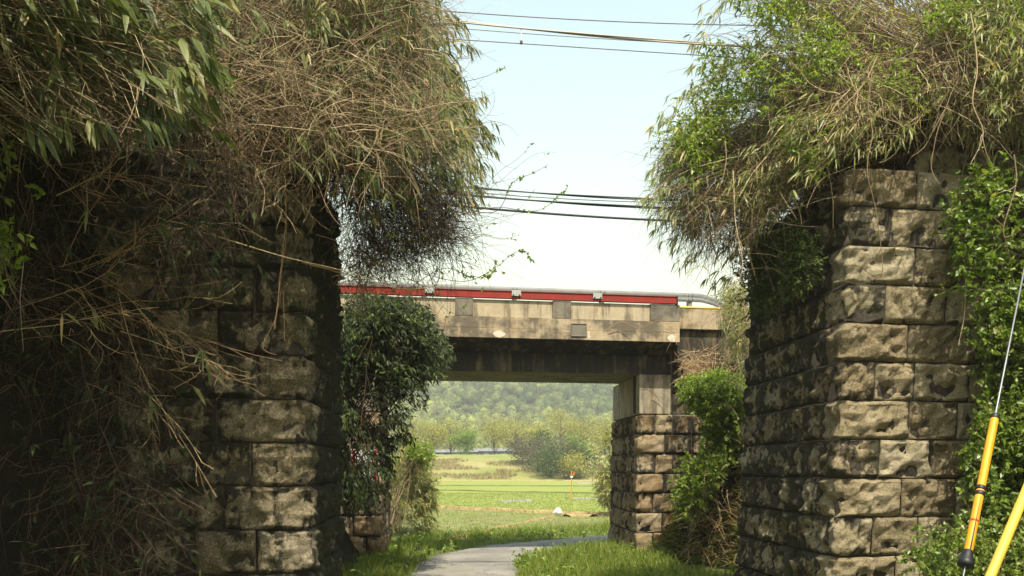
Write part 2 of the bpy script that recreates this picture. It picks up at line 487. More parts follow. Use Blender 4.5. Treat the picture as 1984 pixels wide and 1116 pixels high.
def asphalt():
    t = NT('worn_asphalt')
    c = t.ramp(t.noise(.9, 5, .6), [(.3, (.17, .16, .14)), (.6, (.26, .245, .21)), (.8, (.32, .30, .26))])
    c = t.mix(t.math('MULTIPLY', t.ramp(t.noise(120, 3, .7), [(.42, 1.0), (.56, 0.0)]), .5), c, (.08, .075, .07))
    c = t.mix(t.math('MULTIPLY', t.ramp(t.noise(3.5, 5, .7), [(.56, 0.0), (.66, 1.0)]), .5), c, (.11, .10, .085))
    vo = t.n('ShaderNodeTexVoronoi', feature='DISTANCE_TO_EDGE'); vo.inputs['Scale'].default_value = .9
    wv = t.n('ShaderNodeVectorMath', operation='ADD'); nz = t.n('ShaderNodeTexNoise'); nz.inputs['Scale'].default_value = 3.0; t.l(t.pos(), nz.inputs['Vector']); t.l(t.pos(), wv.inputs[0]); t.l(nz.outputs['Color'], wv.inputs[1]); t.l(wv.outputs[0], vo.inputs['Vector'])
    c = t.mix(t.math('MULTIPLY', t.ramp(vo.outputs['Distance'], [(.006, 1.0), (.02, 0.0)]), .7), c, (.05, .048, .04))
    t.l(c, t.b.inputs['Base Color']); t.b.inputs['Roughness'].default_value = .9
    t.l(t.bump(t.noise(150, 3, .7), .5, .01), t.b.inputs['Normal'])
    return t.m
M['asphalt'] = asphalt()
M['asphalt_patch'] = ground_mat('asphalt_darker', [(.3, (.16, .15, .125)), (.7, (.24, .22, .185))], 3, 60, (120, .4, .01))  # slightly darker than the road around it

G1, G2, G3 = (.035, .055, .018), (.065, .095, .028), (.10, .13, .045)
TAN, TAN2, STRAW = (.31, .225, .13), (.44, .345, .21), (.53, .43, .26)
M['bamboo_leaf'] = leaf_mat('bamboo_leaf', [(0, (.04, .055, .014)), (.3, (.065, .088, .022)), (.6, (.11, .135, .035)), (.80, (.19, .19, .065)), (.9, (.40, .30, .13)), (1, (.50, .37, .17))], .30, .45,
                            ((.40, .37, .19), .75, .4), .22)
M['bamboo_leaf_dry'] = leaf_mat('bamboo_leaf_sunburnt', [(0, (.06, .085, .018)), (.35, (.13, .165, .03)), (.6, (.21, .225, .05)), (.78, (.31, .26, .09)), (.9, (.42, .31, .12)), (1, (.50, .37, .18))], .33, .42,
                                ((.45, .40, .22), .75, .4), .4)
M['shoot_leaf'] = leaf_mat('young_shoot_leaf', [(0, (.09, .135, .015)), (.5, (.18, .25, .026)), (1, (.28, .32, .05))], .42, .42)
M['vine_leaf'] = leaf_mat('climber_leaf', [(0, (.06, .10, .012)), (.5, (.13, .195, .022)), (.82, (.21, .275, .04)), (.93, (.30, .31, .07)), (1, (.33, .25, .10))], .38, .38)
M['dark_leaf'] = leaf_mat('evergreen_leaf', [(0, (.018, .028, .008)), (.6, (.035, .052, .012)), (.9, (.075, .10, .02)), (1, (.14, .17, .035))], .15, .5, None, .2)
M['shade_leaf'] = leaf_mat('undergrowth_leaf_shaded', [(0, (.012, .018, .007)), (.6, (.025, .035, .012)), (1, (.06, .07, .02))], .2, .6, None, .1)  # near black leaves, the bank's shade put into their colour
M['stem'] = ramp_mat('dry_stem', [(0, (.06, .04, .022)), (.35, (.14, .10, .058)), (.7, TAN), (.92, TAN2), (1, STRAW)])
M['twig'] = ramp_mat('brown_twig', [(0, (.035, .025, .018)), (.5, (.09, .062, .042)), (.85, (.19, .13, .085)), (1, (.27, .20, .13))])
M['straw'] = ramp_mat('straw_culm', [(0, (.16, .10, .05)), (.4, (.34, .22, .11)), (.8, (.46, .32, .16)), (1, (.52, .40, .22))], .6, .3)
M['bark'] = ramp_mat('bark', [(0, (.05, .038, .026)), (1, (.12, .09, .065))], .9, .1, (6, .6), (25, .8, .02))
M['grass'] = leaf_mat('verge_grass', [(0, (.09, .13, .018)), (.45, (.18, .24, .03)), (.8, (.26, .30, .05)), (.93, (.26, .27, .09)), (1, (.36, .29, .13))], .38, .45)
M['grass_dry'] = leaf_mat('withered_grass', [(0, (.11, .085, .035)), (.4, (.22, .165, .08)), (.8, (.36, .27, .14)), (1, (.14, .18, .04))], .3, .6, None, .2, (1.2, 1.1, .8))
M['crop'] = leaf_mat('crop_blade', [(0, (.13, .165, .03)), (.6, (.19, .225, .05)), (.85, (.24, .24, .09)), (1, (.40, .34, .19))], .35, .5)
M['forest'] = None

# ------------------------------------------------------------------ plan of the site
U = np.array([math.cos(TH), math.sin(TH), 0]); V_ = np.array([-math.sin(PH), math.cos(PH), 0])
NF = np.array([math.sin(TH), -math.cos(TH), 0])              # front of every wall, towards the camera
NS = np.array([math.cos(PH), math.sin(PH), 0])               # across the passage
def line_pt(px, Yc):
    Y = Yc / (1 - .171 / F * (px - 992)); return np.array([(px - 992) / F * Y, Y, 0])
C_NR, C_NL = line_pt(1606, 9.72), line_pt(599, 9.72)
C_FR, C_FL = line_pt(1232, 20.56), line_pt(740, 20.56)

# ------------------------------------------------------------------ ground, fields, road
def sheet(name, pts, z, mat, kind='structure', dens=None):
    bm = bmesh.new()
    bm.faces.new([bm.verts.new((x, y, z)) for x, y in pts])
    me = bpy.data.meshes.new(name); bm.to_mesh(me); bm.free(); me.materials.append(mat)
    if me.polygons[0].normal.z < 0: me.flip_normals()
    return obj(name, me, kind=kind)

def gpx(px, py):
    Y = EYE * F / (py - 905); return ((px - 992) / F * Y, Y)

def gridmesh(name, xs, ys, zf, mat, kind='structure', smooth=True):
    X, Y = np.meshgrid(xs, ys, indexing='ij')
    P = np.column_stack([X.ravel(), Y.ravel()])
    Z = zf(P)
    idx = np.arange(len(P)).reshape(len(xs), len(ys))
    Q = np.stack([idx[:-1, :-1], idx[1:, :-1], idx[1:, 1:], idx[:-1, 1:]], -1).reshape(-1, 4)
    return obj(name, mk_mesh(name, np.column_stack([P, Z]), [Q], mat, None, smooth), kind=kind)

sheet('ground', [(-2500, -200), (2500, -200), (2500, 3000), (-2500, 3000)], -.02, M['ground'])
sheet('field_green', [(-60, 46), (-4.2, 46.3), (3.9, 38.6), (6.2, 40), (9, 60), (13, 108), (16, 146), (-90, 146)], -.004, M['field_green'])
sheet('field_sparse', [(-30, 29.5), (-2.4, 29), (.9, 29.4), (5.0, 31.5), (6, 38), (3.9, 38.3), (-4.2, 46), (-40, 52)], -.008, M['field_dry'])

def ridge(name, pts, w, h, mat, seed, n=60, kind='structure'):
    """low earth bank along a line"""
    pts = np.array(pts, float)
    seg = np.r_[0, np.cumsum(np.linalg.norm(np.diff(pts, axis=0), axis=1))]
    t = np.linspace(0, seg[-1], n)
    c = np.column_stack([np.interp(t, seg, pts[:, 0]), np.interp(t, seg, pts[:, 1])])
    T = nrm(np.gradient(c, axis=0)); S = np.column_stack([-T[:, 1], T[:, 0]])
    rows = []
    for k, (o, z) in enumerate([(-1, -.03), (-.62, .5), (-.2, 1), (.25, .92), (.66, .45), (1, -.03)]):
        jw = np.array([noise.noise(Vector((x * .9 + seed, y * .9, k))) for x, y in c])
        ww = w * (1 + .5 * jw); zz = np.where(z > 0, z * h * (1 + .7 * jw), z)
        rows.append(np.column_stack([c + S * (o * ww)[:, None], zz]))
    P = np.stack(rows, 1); idx = np.arange(P.shape[0] * 6).reshape(-1, 6)
    Q = np.stack([idx[:-1, :-1], idx[:-1, 1:], idx[1:, 1:], idx[1:, :-1]], -1).reshape(-1, 4)
    return obj(name, mk_mesh(name, P.reshape(-1, 3), [Q[:, ::-1]], mat, None, True), kind=kind)

ridge('field_bund', [(-30, 62), (-4.2, 46), (3.8, 38.4), (7, 37.5)], .34, .13, M['bund'], 1, 120)
ridge('field_bund', [gpx(860, 1048), gpx(960, 1024), gpx(1072, 1001)], .10, .06, M['bund'], 7)
ridge('field_bund', [(-80, 143), (0, 139), (8, 137), (14, 134)], 1.1, .15, M['bund'], 4, 80)
ridge('field_bund', [(-30, 84), (-4, 78), (0, 74), (8, 70)], .25, .10, M['ground'], 9)
ridge('field_bund', [(-30, 104), (0, 98), (12, 95)], .3, .10, M['ground'], 12)
sheet('bare_patch', [gpx(958, 973), gpx(1028, 971.5), gpx(1035, 968), gpx(1012, 966.5), gpx(975, 968.5)], .0, M['path'])
sheet('concrete_yard', [(8.5, 112), (13.5, 112), (14, 121), (8.8, 122)], .004, M['path'])
sheet('farm_track', [(4.0, 57.5), (12, 56.5), (12, 61), (4.3, 61.5)], .004, M['path'])

ROAD_C = [(.7, -12), (.5, 4), (-.1, 11), (-.8, 16), (-.98, 18.6), (-.72, 20.8), (.05, 22.6), (1.2, 24.0), (2.9, 25.6), (6, 28.2), (9, 33), (10, 42), (9.5, 52), (9, 58)]
def catmull(pts, n=12):
    p = np.array([pts[0]] + list(pts) + [pts[-1]], float); out = []
    for i in range(1, len(p) - 2):
        for t in np.linspace(0, 1, n, endpoint=False):
            a, b, c, d = p[i - 1:i + 3]
            out.append(.5 * (2 * b + (c - a) * t + (2 * a - 5 * b + 4 * c - d) * t * t + (3 * b - a - 3 * c + d) * t ** 3))
    out.append(p[-2]); return np.array(out)
RC = catmull(ROAD_C)
RT = nrm(np.gradient(RC, axis=0)); RS = np.column_stack([-RT[:, 1], RT[:, 0]])
def road_d(P):
    """distance to the road's centre line"""
    return np.min(np.linalg.norm(P[:, None, :2] - RC[None, ::2], axis=2), axis=1)
HW = 1.04
rows = []
for k, (o, z) in enumerate([(-1.04, -.04), (-1, .02), (-.5, .035), (0, .045), (.5, .035), (1, .02), (1.04, -.04)]):
    jw = np.array([noise.noise(Vector((x * 1.7, y * 1.7, k * 3 if abs(o) >= 1 else 0))) for x, y in RC]) * (.12 if abs(o) >= 1 else 0)
    rows.append(np.column_stack([RC + RS * (o * HW + np.sign(o) * jw)[:, None], np.full(len(RC), z)]))
P = np.stack(rows, 1); idx = np.arange(len(RC) * 7).reshape(-1, 7)
Q = np.stack([idx[:-1, :-1], idx[:-1, 1:], idx[1:, 1:], idx[1:, :-1]], -1).reshape(-1, 4)
obj('road', mk_mesh('road', P.reshape(-1, 3), [Q[:, ::-1]], M['asphalt'], None, True), kind='structure')
sheet('asphalt_patch', [gpx(842, 1099), gpx(915, 1100), gpx(928, 1135), gpx(835, 1135)], .052, M['asphalt_patch'])

# ------------------------------------------------------------------ embankments
BANKZ = []
def bank(name, poly, H, slope, x0, x1, y0, y1, step, seed, mat=None, rough=.25, power=1.0):
    xs = np.arange(x0, x1, step); ys = np.arange(y0, y1, step)
    def zf(P):
        d = sdist(P, poly)
        t = np.clip(d / slope, 0, 1); t = (t * t * (3 - 2 * t)) ** power
        nz = np.array([noise.fractal(Vector((x * .8 + seed, y * .8, seed)), 1, 2, 4) for x, y in P])
        return np.where(d > 0, t * (H + rough * nz) + rough * .5 * nz * np.clip(t * 4, 0, 1), -.3)
    BANKZ.append(zf)
    return gridmesh(name, xs, ys, zf, mat or M['soil'])

bank('embankment', [(-2.75, 9.75), (-3.0, 12.1), (-30, 7.5), (-30, 2), (-4.2, 2), (-3.75, 6.5), (-3.45, 9.3)], 5.9, 1.1, -14, -2.6, 2, 13, .17, 3)
bank('embankment', [(4.3, 10.85), (4.15, 13.2), (40, 19.5), (40, 12), (22, 3), (6.6, 3), (5.9, 9.6), (5.7, 10.9)], 6.3, 1.0, 4, 16, 3, 17, .2, 8)
bank('embankment', [(-2.9, 13), (-3.2, 20.3), (-14, 18.5), (-14, 10)], 4.6, 2.0, -12, -2.7, 10, 20.4, .25, 13)
bank('embankment', [(4.9, 14.6), (4.6, 18.0), (3.3, 20.1), (3.2, 21.2), (14, 23.2), (14, 16)], 4.4, 2.0, 3, 13, 13, 23, .22, 17)
bank('embankment', [(4.6, 21.9), (4.5, 24.5), (40, 31), (40, 27.6)], 5.2, 1.0, 4, 24, 21, 29, .35, 21, None, .15)
bank('embankment', [(-4.6, 20.3), (-4.8, 22.6), (-40, 17), (-40, 13.6)], 5.2, 1.0, -24, -4, 15, 23, .35, 25, None, .15)

# far dyke with a road on top, then the wooded hill
def dyke_z(P):
    Y = P[:, 1] + 4 * np.sin(P[:, 0] * .02)
    nz = np.array([noise.fractal(Vector((x * .07, y * .2, 3)), 1, 2, 3) for x, y in P])
    up = np.interp(Y, [146, 148, 153, 161, 163, 171, 173, 190, 215], [-.1, .5, 1.5, 3.35, 3.5, 4.35, 4.45, 3.9, 3.4])
    return up + nz * .25 * (Y > 146.5)
gridmesh('dyke', np.arange(-140, 141, 2.0), np.r_[np.arange(141, 176, .8), 180, 190, 205, 260, 420], dyke_z, M['dyke'])
sheet_top = ridge('dyke_top', [(-140, 172.5), (-40, 172), (0, 171.5), (6, 171)], 1.7, .28, M['dyke_top'], 31, 120)
sheet_top.location.z = 4.25

def hill_z(P):
    x, y = P[:, 0], P[:, 1]
    yy = y - 372 - 25 * np.sin(x * .011 + 1)
    base = np.interp(yy, [-60, 0, 60, 180, 300, 420, 700], [2, 3, 26, 74, 100, 104, 60])
    nz = np.array([noise.fractal(Vector((a * .008, b * .008, 1)), 1, 2, 4) for a, b in P])
    return base + nz * 9 * np.clip(yy / 60, 0, 1)
gridmesh('hill', np.arange(-620, 621, 14.0), np.arange(300, 1100, 12.0), hill_z, M['hill'])

def ico(sub):
    bm = bmesh.new(); bmesh.ops.create_icosphere(bm, subdivisions=sub, radius=1)
    v = np.array([x.co[:] for x in bm.verts]); f = np.array([[q.index for q in p.verts] for p in bm.faces]); bm.free()
    return v, f
tf = NT('spring_forest')
rr = tf.math('ADD', tf.attr('rnd'), tf.math('MULTIPLY', tf.math('SUBTRACT', tf.noise(.35, 4, .7), .5), .5), True)
tf.l(tf.ramp(rr, [(0, (.05, .075, .02)), (.3, (.11, .145, .038)), (.5, (.165, .18, .065)), (.7, (.21, .255, .05)), (.9, (.29, .31, .08)), (1, (.36, .33, .17))]), tf.b.inputs['Base Color'])
tf.b.inputs['Specular IOR Level'].default_value = .05
tf.l(tf.bump(tf.noise(1.1, 4, .75), 1.0, .9), tf.b.inputs['Normal'])
M['forest'] = tf.m
def forest():
    g = Geo(); n = 5200
    near = R.random(n) < .42
    x = np.where(near, R.uniform(-75, 95, n), R.uniform(-420, 420, n)); y = R.uniform(355, 660, n)
    z = hill_z(np.column_stack([x, y])); ok = z > 3.5; x, y, z = x[ok], y[ok], z[ok]
    patch = fnoise(np.column_stack([x, y, z]), .012, 4)
    v2, f2 = ico(2); v3, f3 = ico(3)
    tm = [(v2 * (1 + .28 * fnoise(v2, 2.3, k * 7.1, 2))[:, None], f2) for k in range(6)]
    tn = [(v3 * (1 + .22 * fnoise(v3, 2.0, k * 3.3, 2) + .16 * fnoise(v3, 5.5, k, 2))[:, None], f3) for k in range(6)]
    for i in range(len(x)):
        v, f = (tn if (abs(x[i] - 8) < 78 and y[i] < 560 and i % 2) else tm)[i % 6]
        r = R.uniform(2.3, 4.6); h = r * R.uniform(.9, 1.35)
        a = R.uniform(0, 6.28); ca, sa = math.cos(a), math.sin(a)
        p = np.column_stack([v[:, 0] * ca - v[:, 1] * sa, v[:, 0] * sa + v[:, 1] * ca, v[:, 2]]) * [r, r, h]
        rn = float(np.clip(.52 + .5 * patch[i] + R.normal() * .17, 0, .86)); c = np.array([x[i], y[i], z[i] + h * .75])
        close = abs(x[i] - 8) < 78 and y[i] < 540
        g.add(p * (.68 if close else 1) + c, [f], rn)
        if close:
            m = 190; u = nrm(R.normal(size=(m, 3))); u[:, 2] = np.abs(u[:, 2]) * 1.1 - .25; lump = 1 + .22 * np.sin(u[:, 0] * 5 + i) * np.sin(u[:, 2] * 5 + i * 2)
            add_leaves(g, c + u * [r, r, h] * (lump * R.uniform(.66, 1.10, m))[:, None], nrm(R.normal(size=(m, 3))), nrm(u + R.normal(size=(m, 3)) * .4), R.uniform(.4, 1.05, m), R.uniform(.35, .8, m), np.clip(rn + R.normal(size=m) * .12, 0, 1), 0, True)
    obj('forest', g.mesh('forest', M['forest'], True), kind='stuff')
forest()

# ------------------------------------------------------------------ stone abutments
class Wall:
    """a corner of coursed rock-faced masonry: front along f (from the corner), side along V_"""
    def __init__(s, C, fdir, nside, bs, bf, root, mat):
        s.C, s.f, s.ns, s.bs, s.bf, s.root, s.mat = C, fdir, nside, bs, bf, root, mat
        s.off = np.array(root.location)
    def shear(s, z): return -s.ns * s.bs * z - NF * s.bf * z
    def at(s, t, z, r=.035):
        p = s.C + (s.f * -t if t < 0 else V_ * t)
        w = min(max((t + r) / (2 * r), 0), 1); w = w * w * (3 - 2 * w)
        n = NF * (1 - w) + s.ns * w; n = n / np.linalg.norm(n)
        if abs(t) < r: p = p - (NF + s.ns) * ((r - abs(t)) ** 2 / (3.2 * r))
        return p + s.shear(z) + np.array([0, 0, z]), n
    def block(s, t0, t1, z0, z1, seed, res=.047, stain_shade=0.0, bulge=None, name='stone', joint=.011, depth=.14):
        t0 += joint; t1 -= joint; z0 += joint * .8; z1 -= joint * .8
        rnd = random.Random(seed)
        ts = list(np.linspace(t0, t1, max(4, int(round((t1 - t0) / res))) + 1))
        if t0 < -.01 and t1 > .01: ts = sorted(ts + [-.07, -.035, 0, .035, .07])
        e = .035
        ts = sorted(set([t0, t0 + e] + [t for t in ts if t0 + e * 1.4 < t < t1 - e * 1.4] + [t1 - e, t1]))
        nz = max(4, int(round((z1 - z0) / res)))
        zs = [z0, z0 + e] + list(np.linspace(z0, z1, nz + 1)[1:-1]) + [z1 - e, z1]
        zs = sorted(z for i, z in enumerate(zs) if z in (z0, z1) or z0 + e * .99 <= z <= z1 - e * .99)
        bl = bulge if bulge is not None else rnd.uniform(.008, .042)
        gouge = rnd.random() < .55; gu, gw, gr, gd = rnd.uniform(-.3, .3), rnd.uniform(-.5, -.2), rnd.uniform(.10, .2), rnd.uniform(.04, .1)
        tl, tz = rnd.uniform(-.4, .4), rnd.uniform(-.5, .3)
        nt, nzz = len(ts), len(zs); V = []
        for i, t in enumerate(ts):
            for j, z in enumerate(zs):
                p, n = s.at(t, z)
                d = min(t - t0, t1 - t, z - z0, z1 - z)
                q = Vector((p[0] * 1.0 + seed * 3.17, p[1], p[2]))
                a = min(max(d / .04, 0), 1) ** .65
                f1 = noise.fractal(q * 6.5, .75, 2.1, 5); f2 = noise.noise(q * 11.0)
                u = (t - t0) / (t1 - t0) - .5; w = (z - z0) / (z1 - z0) - .5
                rg = noise.ridged_multi_fractal(q * 4.0 + Vector((0, 0, 4)), 1.0, 2.1, 3, 1.0, 2.0)
                vd = noise.voronoi(q * 7.0)[0]
                h = a * (bl * (.75 + tl * u + tz * w) + .065 * f1 + .040 * f2 + .020 * noise.noise(q * 23.0) + .045 * (rg - 1.0) - .06 * (.35 - vd[0]))
                if gouge:
                    gx = ((t - t0) - (gu + .5) * (t1 - t0)) / (gr * 1.5); gz = ((z - z0) - (gw + .5) * (z1 - z0)) / gr
                    h -= gd * a * max(0, 1 - gx * gx - gz * gz) ** .6
                if d < 1e-6: h = -.012 + .012 * noise.noise(q * 6)
                jit = .016 * noise.noise(q * 5 + Vector((7, 0, 0))) if d < 1e-6 else .012 * noise.noise(q * 8)
                V.append(p + n * h + np.array([0, 0, jit]))
        idx = np.arange(nt * nzz).reshape(nt, nzz)
        Q = np.stack([idx[:-1, :-1], idx[1:, :-1], idx[1:, 1:], idx[:-1, 1:]], -1).reshape(-1, 4)
        rim = list(idx[:, 0]) + list(idx[-1, 1:]) + list(idx[-2::-1, -1]) + list(idx[0, -2:0:-1])
        base = len(V); tt = {}
        for i, t in enumerate(ts):
            for j in range(nzz): tt[idx[i, j]] = (t, zs[j])
        for k in rim:
            p, n = s.at(*tt[k]); V.append(np.array(V[k]) * 0 + p - n * depth)
        m = len(rim)
        RQ = np.array([[rim[k], base + k, base + (k + 1) % m, rim[(k + 1) % m]] for k in range(m)])
        if s.f @ U < 0: Q, RQ = Q[:, ::-1], RQ[:, ::-1]
        V = np.array(V); c = V.mean(0)
        ed = [min(1.0, min(t - t0, t1 - t, z - z0, z1 - z) / .12) for t in ts for z in zs] + [0.0] * m
        o = obj(name, mk_mesh(name, V - c, [Q[:, ::-1], RQ[:, ::-1]], s.mat, {'edge': ed}, False), s.root)
        me = o.data; me.polygons.foreach_set('use_smooth', np.r_[np.ones(len(Q), bool), np.zeros(len(RQ), bool)])
        o.location = tuple(c - s.off); o['stain_shade'] = float(stain_shade)
        return o
    def core(s, t0, t1, z0, z1, inset=.026, deep=.5, name='core', mat=None):
        a = s.C - NF * inset - s.ns * inset
        pl = [a + s.f * -t0, a, a + V_ * t1, a + V_ * t1 + s.f * -t0]
        V = np.array([p + s.shear(z) + np.array([0, 0, z]) for z in (z0, z1) for p in pl])
        Fq = np.array([[0, 1, 2, 3], [7, 6, 5, 4], [0, 4, 5, 1], [1, 5, 6, 2], [2, 6, 7, 3], [3, 7, 4, 0]])
        o = obj(name, mk_mesh(name, V - s.off, [Fq], mat or M['mortar']), s.root)
        bm = bmesh.new(); bm.from_mesh(o.data); bmesh.ops.recalc_face_normals(bm, faces=bm.faces); bm.to_mesh(o.data); bm.free()
        return o
    def courses(s, w, d, zs, seed, stain_shade, lens=(.5, .95), res=.047, a0=None, skip=None):
        rnd = random.Random(seed); k = 0
        for c, (z0, z1) in enumerate(zip(zs[:-1], zs[1:])):
            a, b = ((.84, .42) if c % 2 else (.48, .78)) if a0 is None else a0[c % 2]
            a += rnd.uniform(-.06, .06); b += rnd.uniform(-.05, .05)
            cuts = [-a, b]
            t = -a
            while t > -w + .25:
                t -= rnd.uniform(*lens); t = -w if t < -w + .3 else t
                cuts.insert(0, t)
            t = b
            while t < d - .2:
                t += rnd.uniform(*lens); t = d if t > d - .3 else t
                cuts.append(t)
            for t0, t1 in zip(cuts[:-1], cuts[1:]):
                if skip and skip(t0, t1, z0): continue
                k += 1
                s.block(t0, t1, z0, z1, seed * 100 + k, res, stain_shade(.5 * (t0 + t1), z0) + rnd.uniform(-.05, .05))

CH = .459
zs_near = [round(-.05 + CH * i, 3) for i in range(13)]     # top of the seat 5.46
# --- near abutment beside the yellow stay guards
zoff = 5.64 - zs_near[12] - CH * 0
zs_r = [z + zoff for z in zs_near]; zs_r[0] = -.1
nr = thing('stone_abutment', 'sunlit rock faced granite abutment beside the yellow stay guards', 'abutment', tuple(C_NR))
wr = Wall(C_NR, U, -NS, .056, .012, nr, M['stone'])
wr.core(-3.6, 3.3, -.3, zs_r[-1] - .04)
wr.courses(3.4, 3.3, zs_r, 5, lambda t, z: (-.11 if t < .1 else .13) - (.03 if -.85 < t < .05 else 0) + (.05 if t < -1.3 else 0))  # inner face gets more dark, its shade painted in along with the stain
wr2 = Wall(C_NR - NF * .28, U, -NS, .056, .012, nr, M['stone'])
for (t0, t1) in ((-1.75, -1.0), (-2.7, -1.75)):
    wr2.block(t0, t1, zs_r[-1], zs_r[-1] + .44, 900 + int(t0 * 10), .06, .06, depth=.4)
# --- near abutment under the overhanging thicket
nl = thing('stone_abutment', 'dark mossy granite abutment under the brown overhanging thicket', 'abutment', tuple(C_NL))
wl = Wall(C_NL, -U, NS, .012, .010, nl, M['stone_mossy_shaded'])
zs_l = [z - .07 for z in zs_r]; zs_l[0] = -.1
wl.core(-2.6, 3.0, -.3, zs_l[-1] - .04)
wl.courses(2.5, 3.0, zs_l, 9, lambda t, z: (.0 + .035 * max(0, z - 2.4) if t < .1 else .2) + (.06 if t < -1.3 else 0), (.5, .95), a0=((.55, .5), (.9, .4)))  # upper stones and side face darkened, painting in the overhang's shade over the stain

# ------------------------------------------------------------------ far bridge: abutments, slab, parapet
fr = thing('stone_abutment', 'orange tan stone abutment with a concrete cap carrying the girder end', 'abutment', tuple(C_FR))
wf = Wall(C_FR, U, -NS, .030, .004, fr, M['stone_warm'])
zs_f = [-.15] + [3.35 - .468 * (6 - i) for i in range(7)]
wf.core(-2.7, 3.4, -.3, 3.33)
wf.courses(2.6, 3.3, zs_f, 15, lambda t, z: (-.04 if -.8 < t < .05 else .06) + (.05 if t > .1 and z > 1 else 0) + (.09 if t < -.75 else 0), (.42, .75), .11, a0=((.36, .7), (.66, .45)))  # inner face toned darker, shade painted in with the stain
def cap_block(w, root, C, f, ns, depth, z0, z1, b, name='concrete_cap', mat=None, y_in=0.0):
    off = np.array(root.location)
    sh = lambda z: -ns * b * z0 - NF * .004 * z0
    a = C + sh(z0) + ns * .015 + NF * .012 - NF * y_in
    pl = [a, a + f * w, a + f * w + V_ * depth, a + V_ * depth]
    bm = bmesh.new(); vs = [[bm.verts.new(Vector(p + np.array([0, 0, z]) - off)) for p in pl] for z in (z0, z1)]
    for i in range(4): bm.faces.new((vs[0][i], vs[0][(i + 1) % 4], vs[1][(i + 1) % 4], vs[1][i]))
    bm.faces.new(vs[0][::-1]); bm.faces.new(vs[1]); bmesh.ops.recalc_face_normals(bm, faces=bm.faces)
    bmesh.ops.bevel(bm, geom=list(bm.edges), offset=.02, segments=2, affect='EDGES', profile=.5)
    me = bpy.data.meshes.new(name); bm.to_mesh(me); bm.free(); me.materials.append(mat or M['conc_cap'])
    return obj(name, me, root)
cap_block(.78, fr, C_FR, U, -NS, 3.3, 3.36, 4.305, .03)
for i, (t0, t1, z0, z1) in enumerate([(-1.5, -.80, 3.35, 3.86), (-2.6, -1.5, 3.35, 3.86), (-1.8, -.80, 3.86, 4.42), (-2.6, -1.8, 3.86, 4.42)]):
    wf.block(t0, t1, z0, z1, 700 + i, .11, .14)
wf2 = Wall(C_FR - NF * .05, U, -NS, .03, .004, fr, M['mortar']); 
fl = thing('stone_abutment', 'shaded stone abutment behind the dark evergreen tree', 'abutment', tuple(C_FL))
wg = Wall(C_FL, -U, NS, .02, .004, fl, M['stone_warm'])
wg.core(-3.2, 3.3, -.3, 3.33)
wg.courses(3.0, 3.2, zs_f, 25, lambda t, z: .0 if t < 0 else .05, (.42, .75), .12, a0=((.36, .7), (.66, .45)))
cap_block(2.9, fl, C_FL, -U, NS, 3.2, 3.36, 4.305, .02)

br = thing('railway_bridge', 'weathered concrete slab bridge with paneled parapet spanning the lane', 'bridge', (0, 19.95, 0), None, TH)
def u_of(px): return 19.95 * (px - 992) / (F * math.cos(TH) - (px - 992) * math.sin(TH))
UL, UR = -4.3, 3.955
def part(name, me, parent, label=None):
    o = obj(name, me, parent)
    if label: o['label'] = label
    return o
part('ledge', prism('ledge', [(0, 5.005), (0, 5.222), (.30, 5.222), (.60, 5.222), (.60, 4.99), (.30, 5.0)], UL, UR, M['conc_ledge'], 60, .006, 3), br)
part('ledge', prism('ledge', [(.006, 5.228), (.004, 5.475), (3.0, 5.475), (3.0, 5.228)], UL, UR, M['conc_ledge'], 60, .006, 9), br)
part('haunch', prism('haunch', [(.01, 4.998), (.598, 4.985), (.598, 4.735)], UL + .02, UR - .02, M['conc_dark'], 12, .004, 5), br, 'black sloping underside of the overhang, stain and shade in its colour')
part('girder', prism('girder', [(.60, 5.22), (.60, 4.318), (3.1, 4.318), (3.1, 5.22)], UL + .03, UR - .06, M['conc_dark'], 24, .004, 2), br, 'black side of the slab, stain and overhang shade in its colour')
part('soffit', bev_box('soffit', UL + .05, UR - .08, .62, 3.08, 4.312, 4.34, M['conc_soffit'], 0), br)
pil = [(UL, u_of(728) + .3), (u_of(882), u_of(917)), (u_of(1071), u_of(1107)), (u_of(1260), UR)]
pil[0] = (-3.52, -3.1)
for (a, b) in pil:
    part('pilaster', prism('pilaster', [(.0, 5.478), (-.004, 5.872), (.2, 5.872), (.2, 5.478)], a, b, M['conc_pilaster'], 4, .005, a, .008), br)
for (a, b) in [(UL, -3.52), (-3.1, u_of(882)), (u_of(917), u_of(1071)), (u_of(1107), u_of(1260))]:
    part('parapet_panel', prism('parapet_panel', [(.035, 5.477), (.035, 5.862), (.19, 5.862), (.19, 5.477)], a + .002, b - .002, M['conc_panel'], 12, .004, b), br)
a, b = u_of(1106), u_of(1137)
pq = part('name_plaque', bev_box('name_plaque', a, b, -.012, .03, 5.07, 5.38, M['plaque'], .012), br)
for (x0, x1, z0, z1) in ((a + .01, b - .01, 5.355, 5.375), (a + .01, b - .01, 5.075, 5.095), (a + .005, a + .025, 5.097, 5.353), (b - .025, b - .005, 5.097, 5.353)):
    part('plaque_frame', bev_box('plaque_frame', x0, x1, -.026, -.011, z0, z1, M['plaque'], .004), pq)
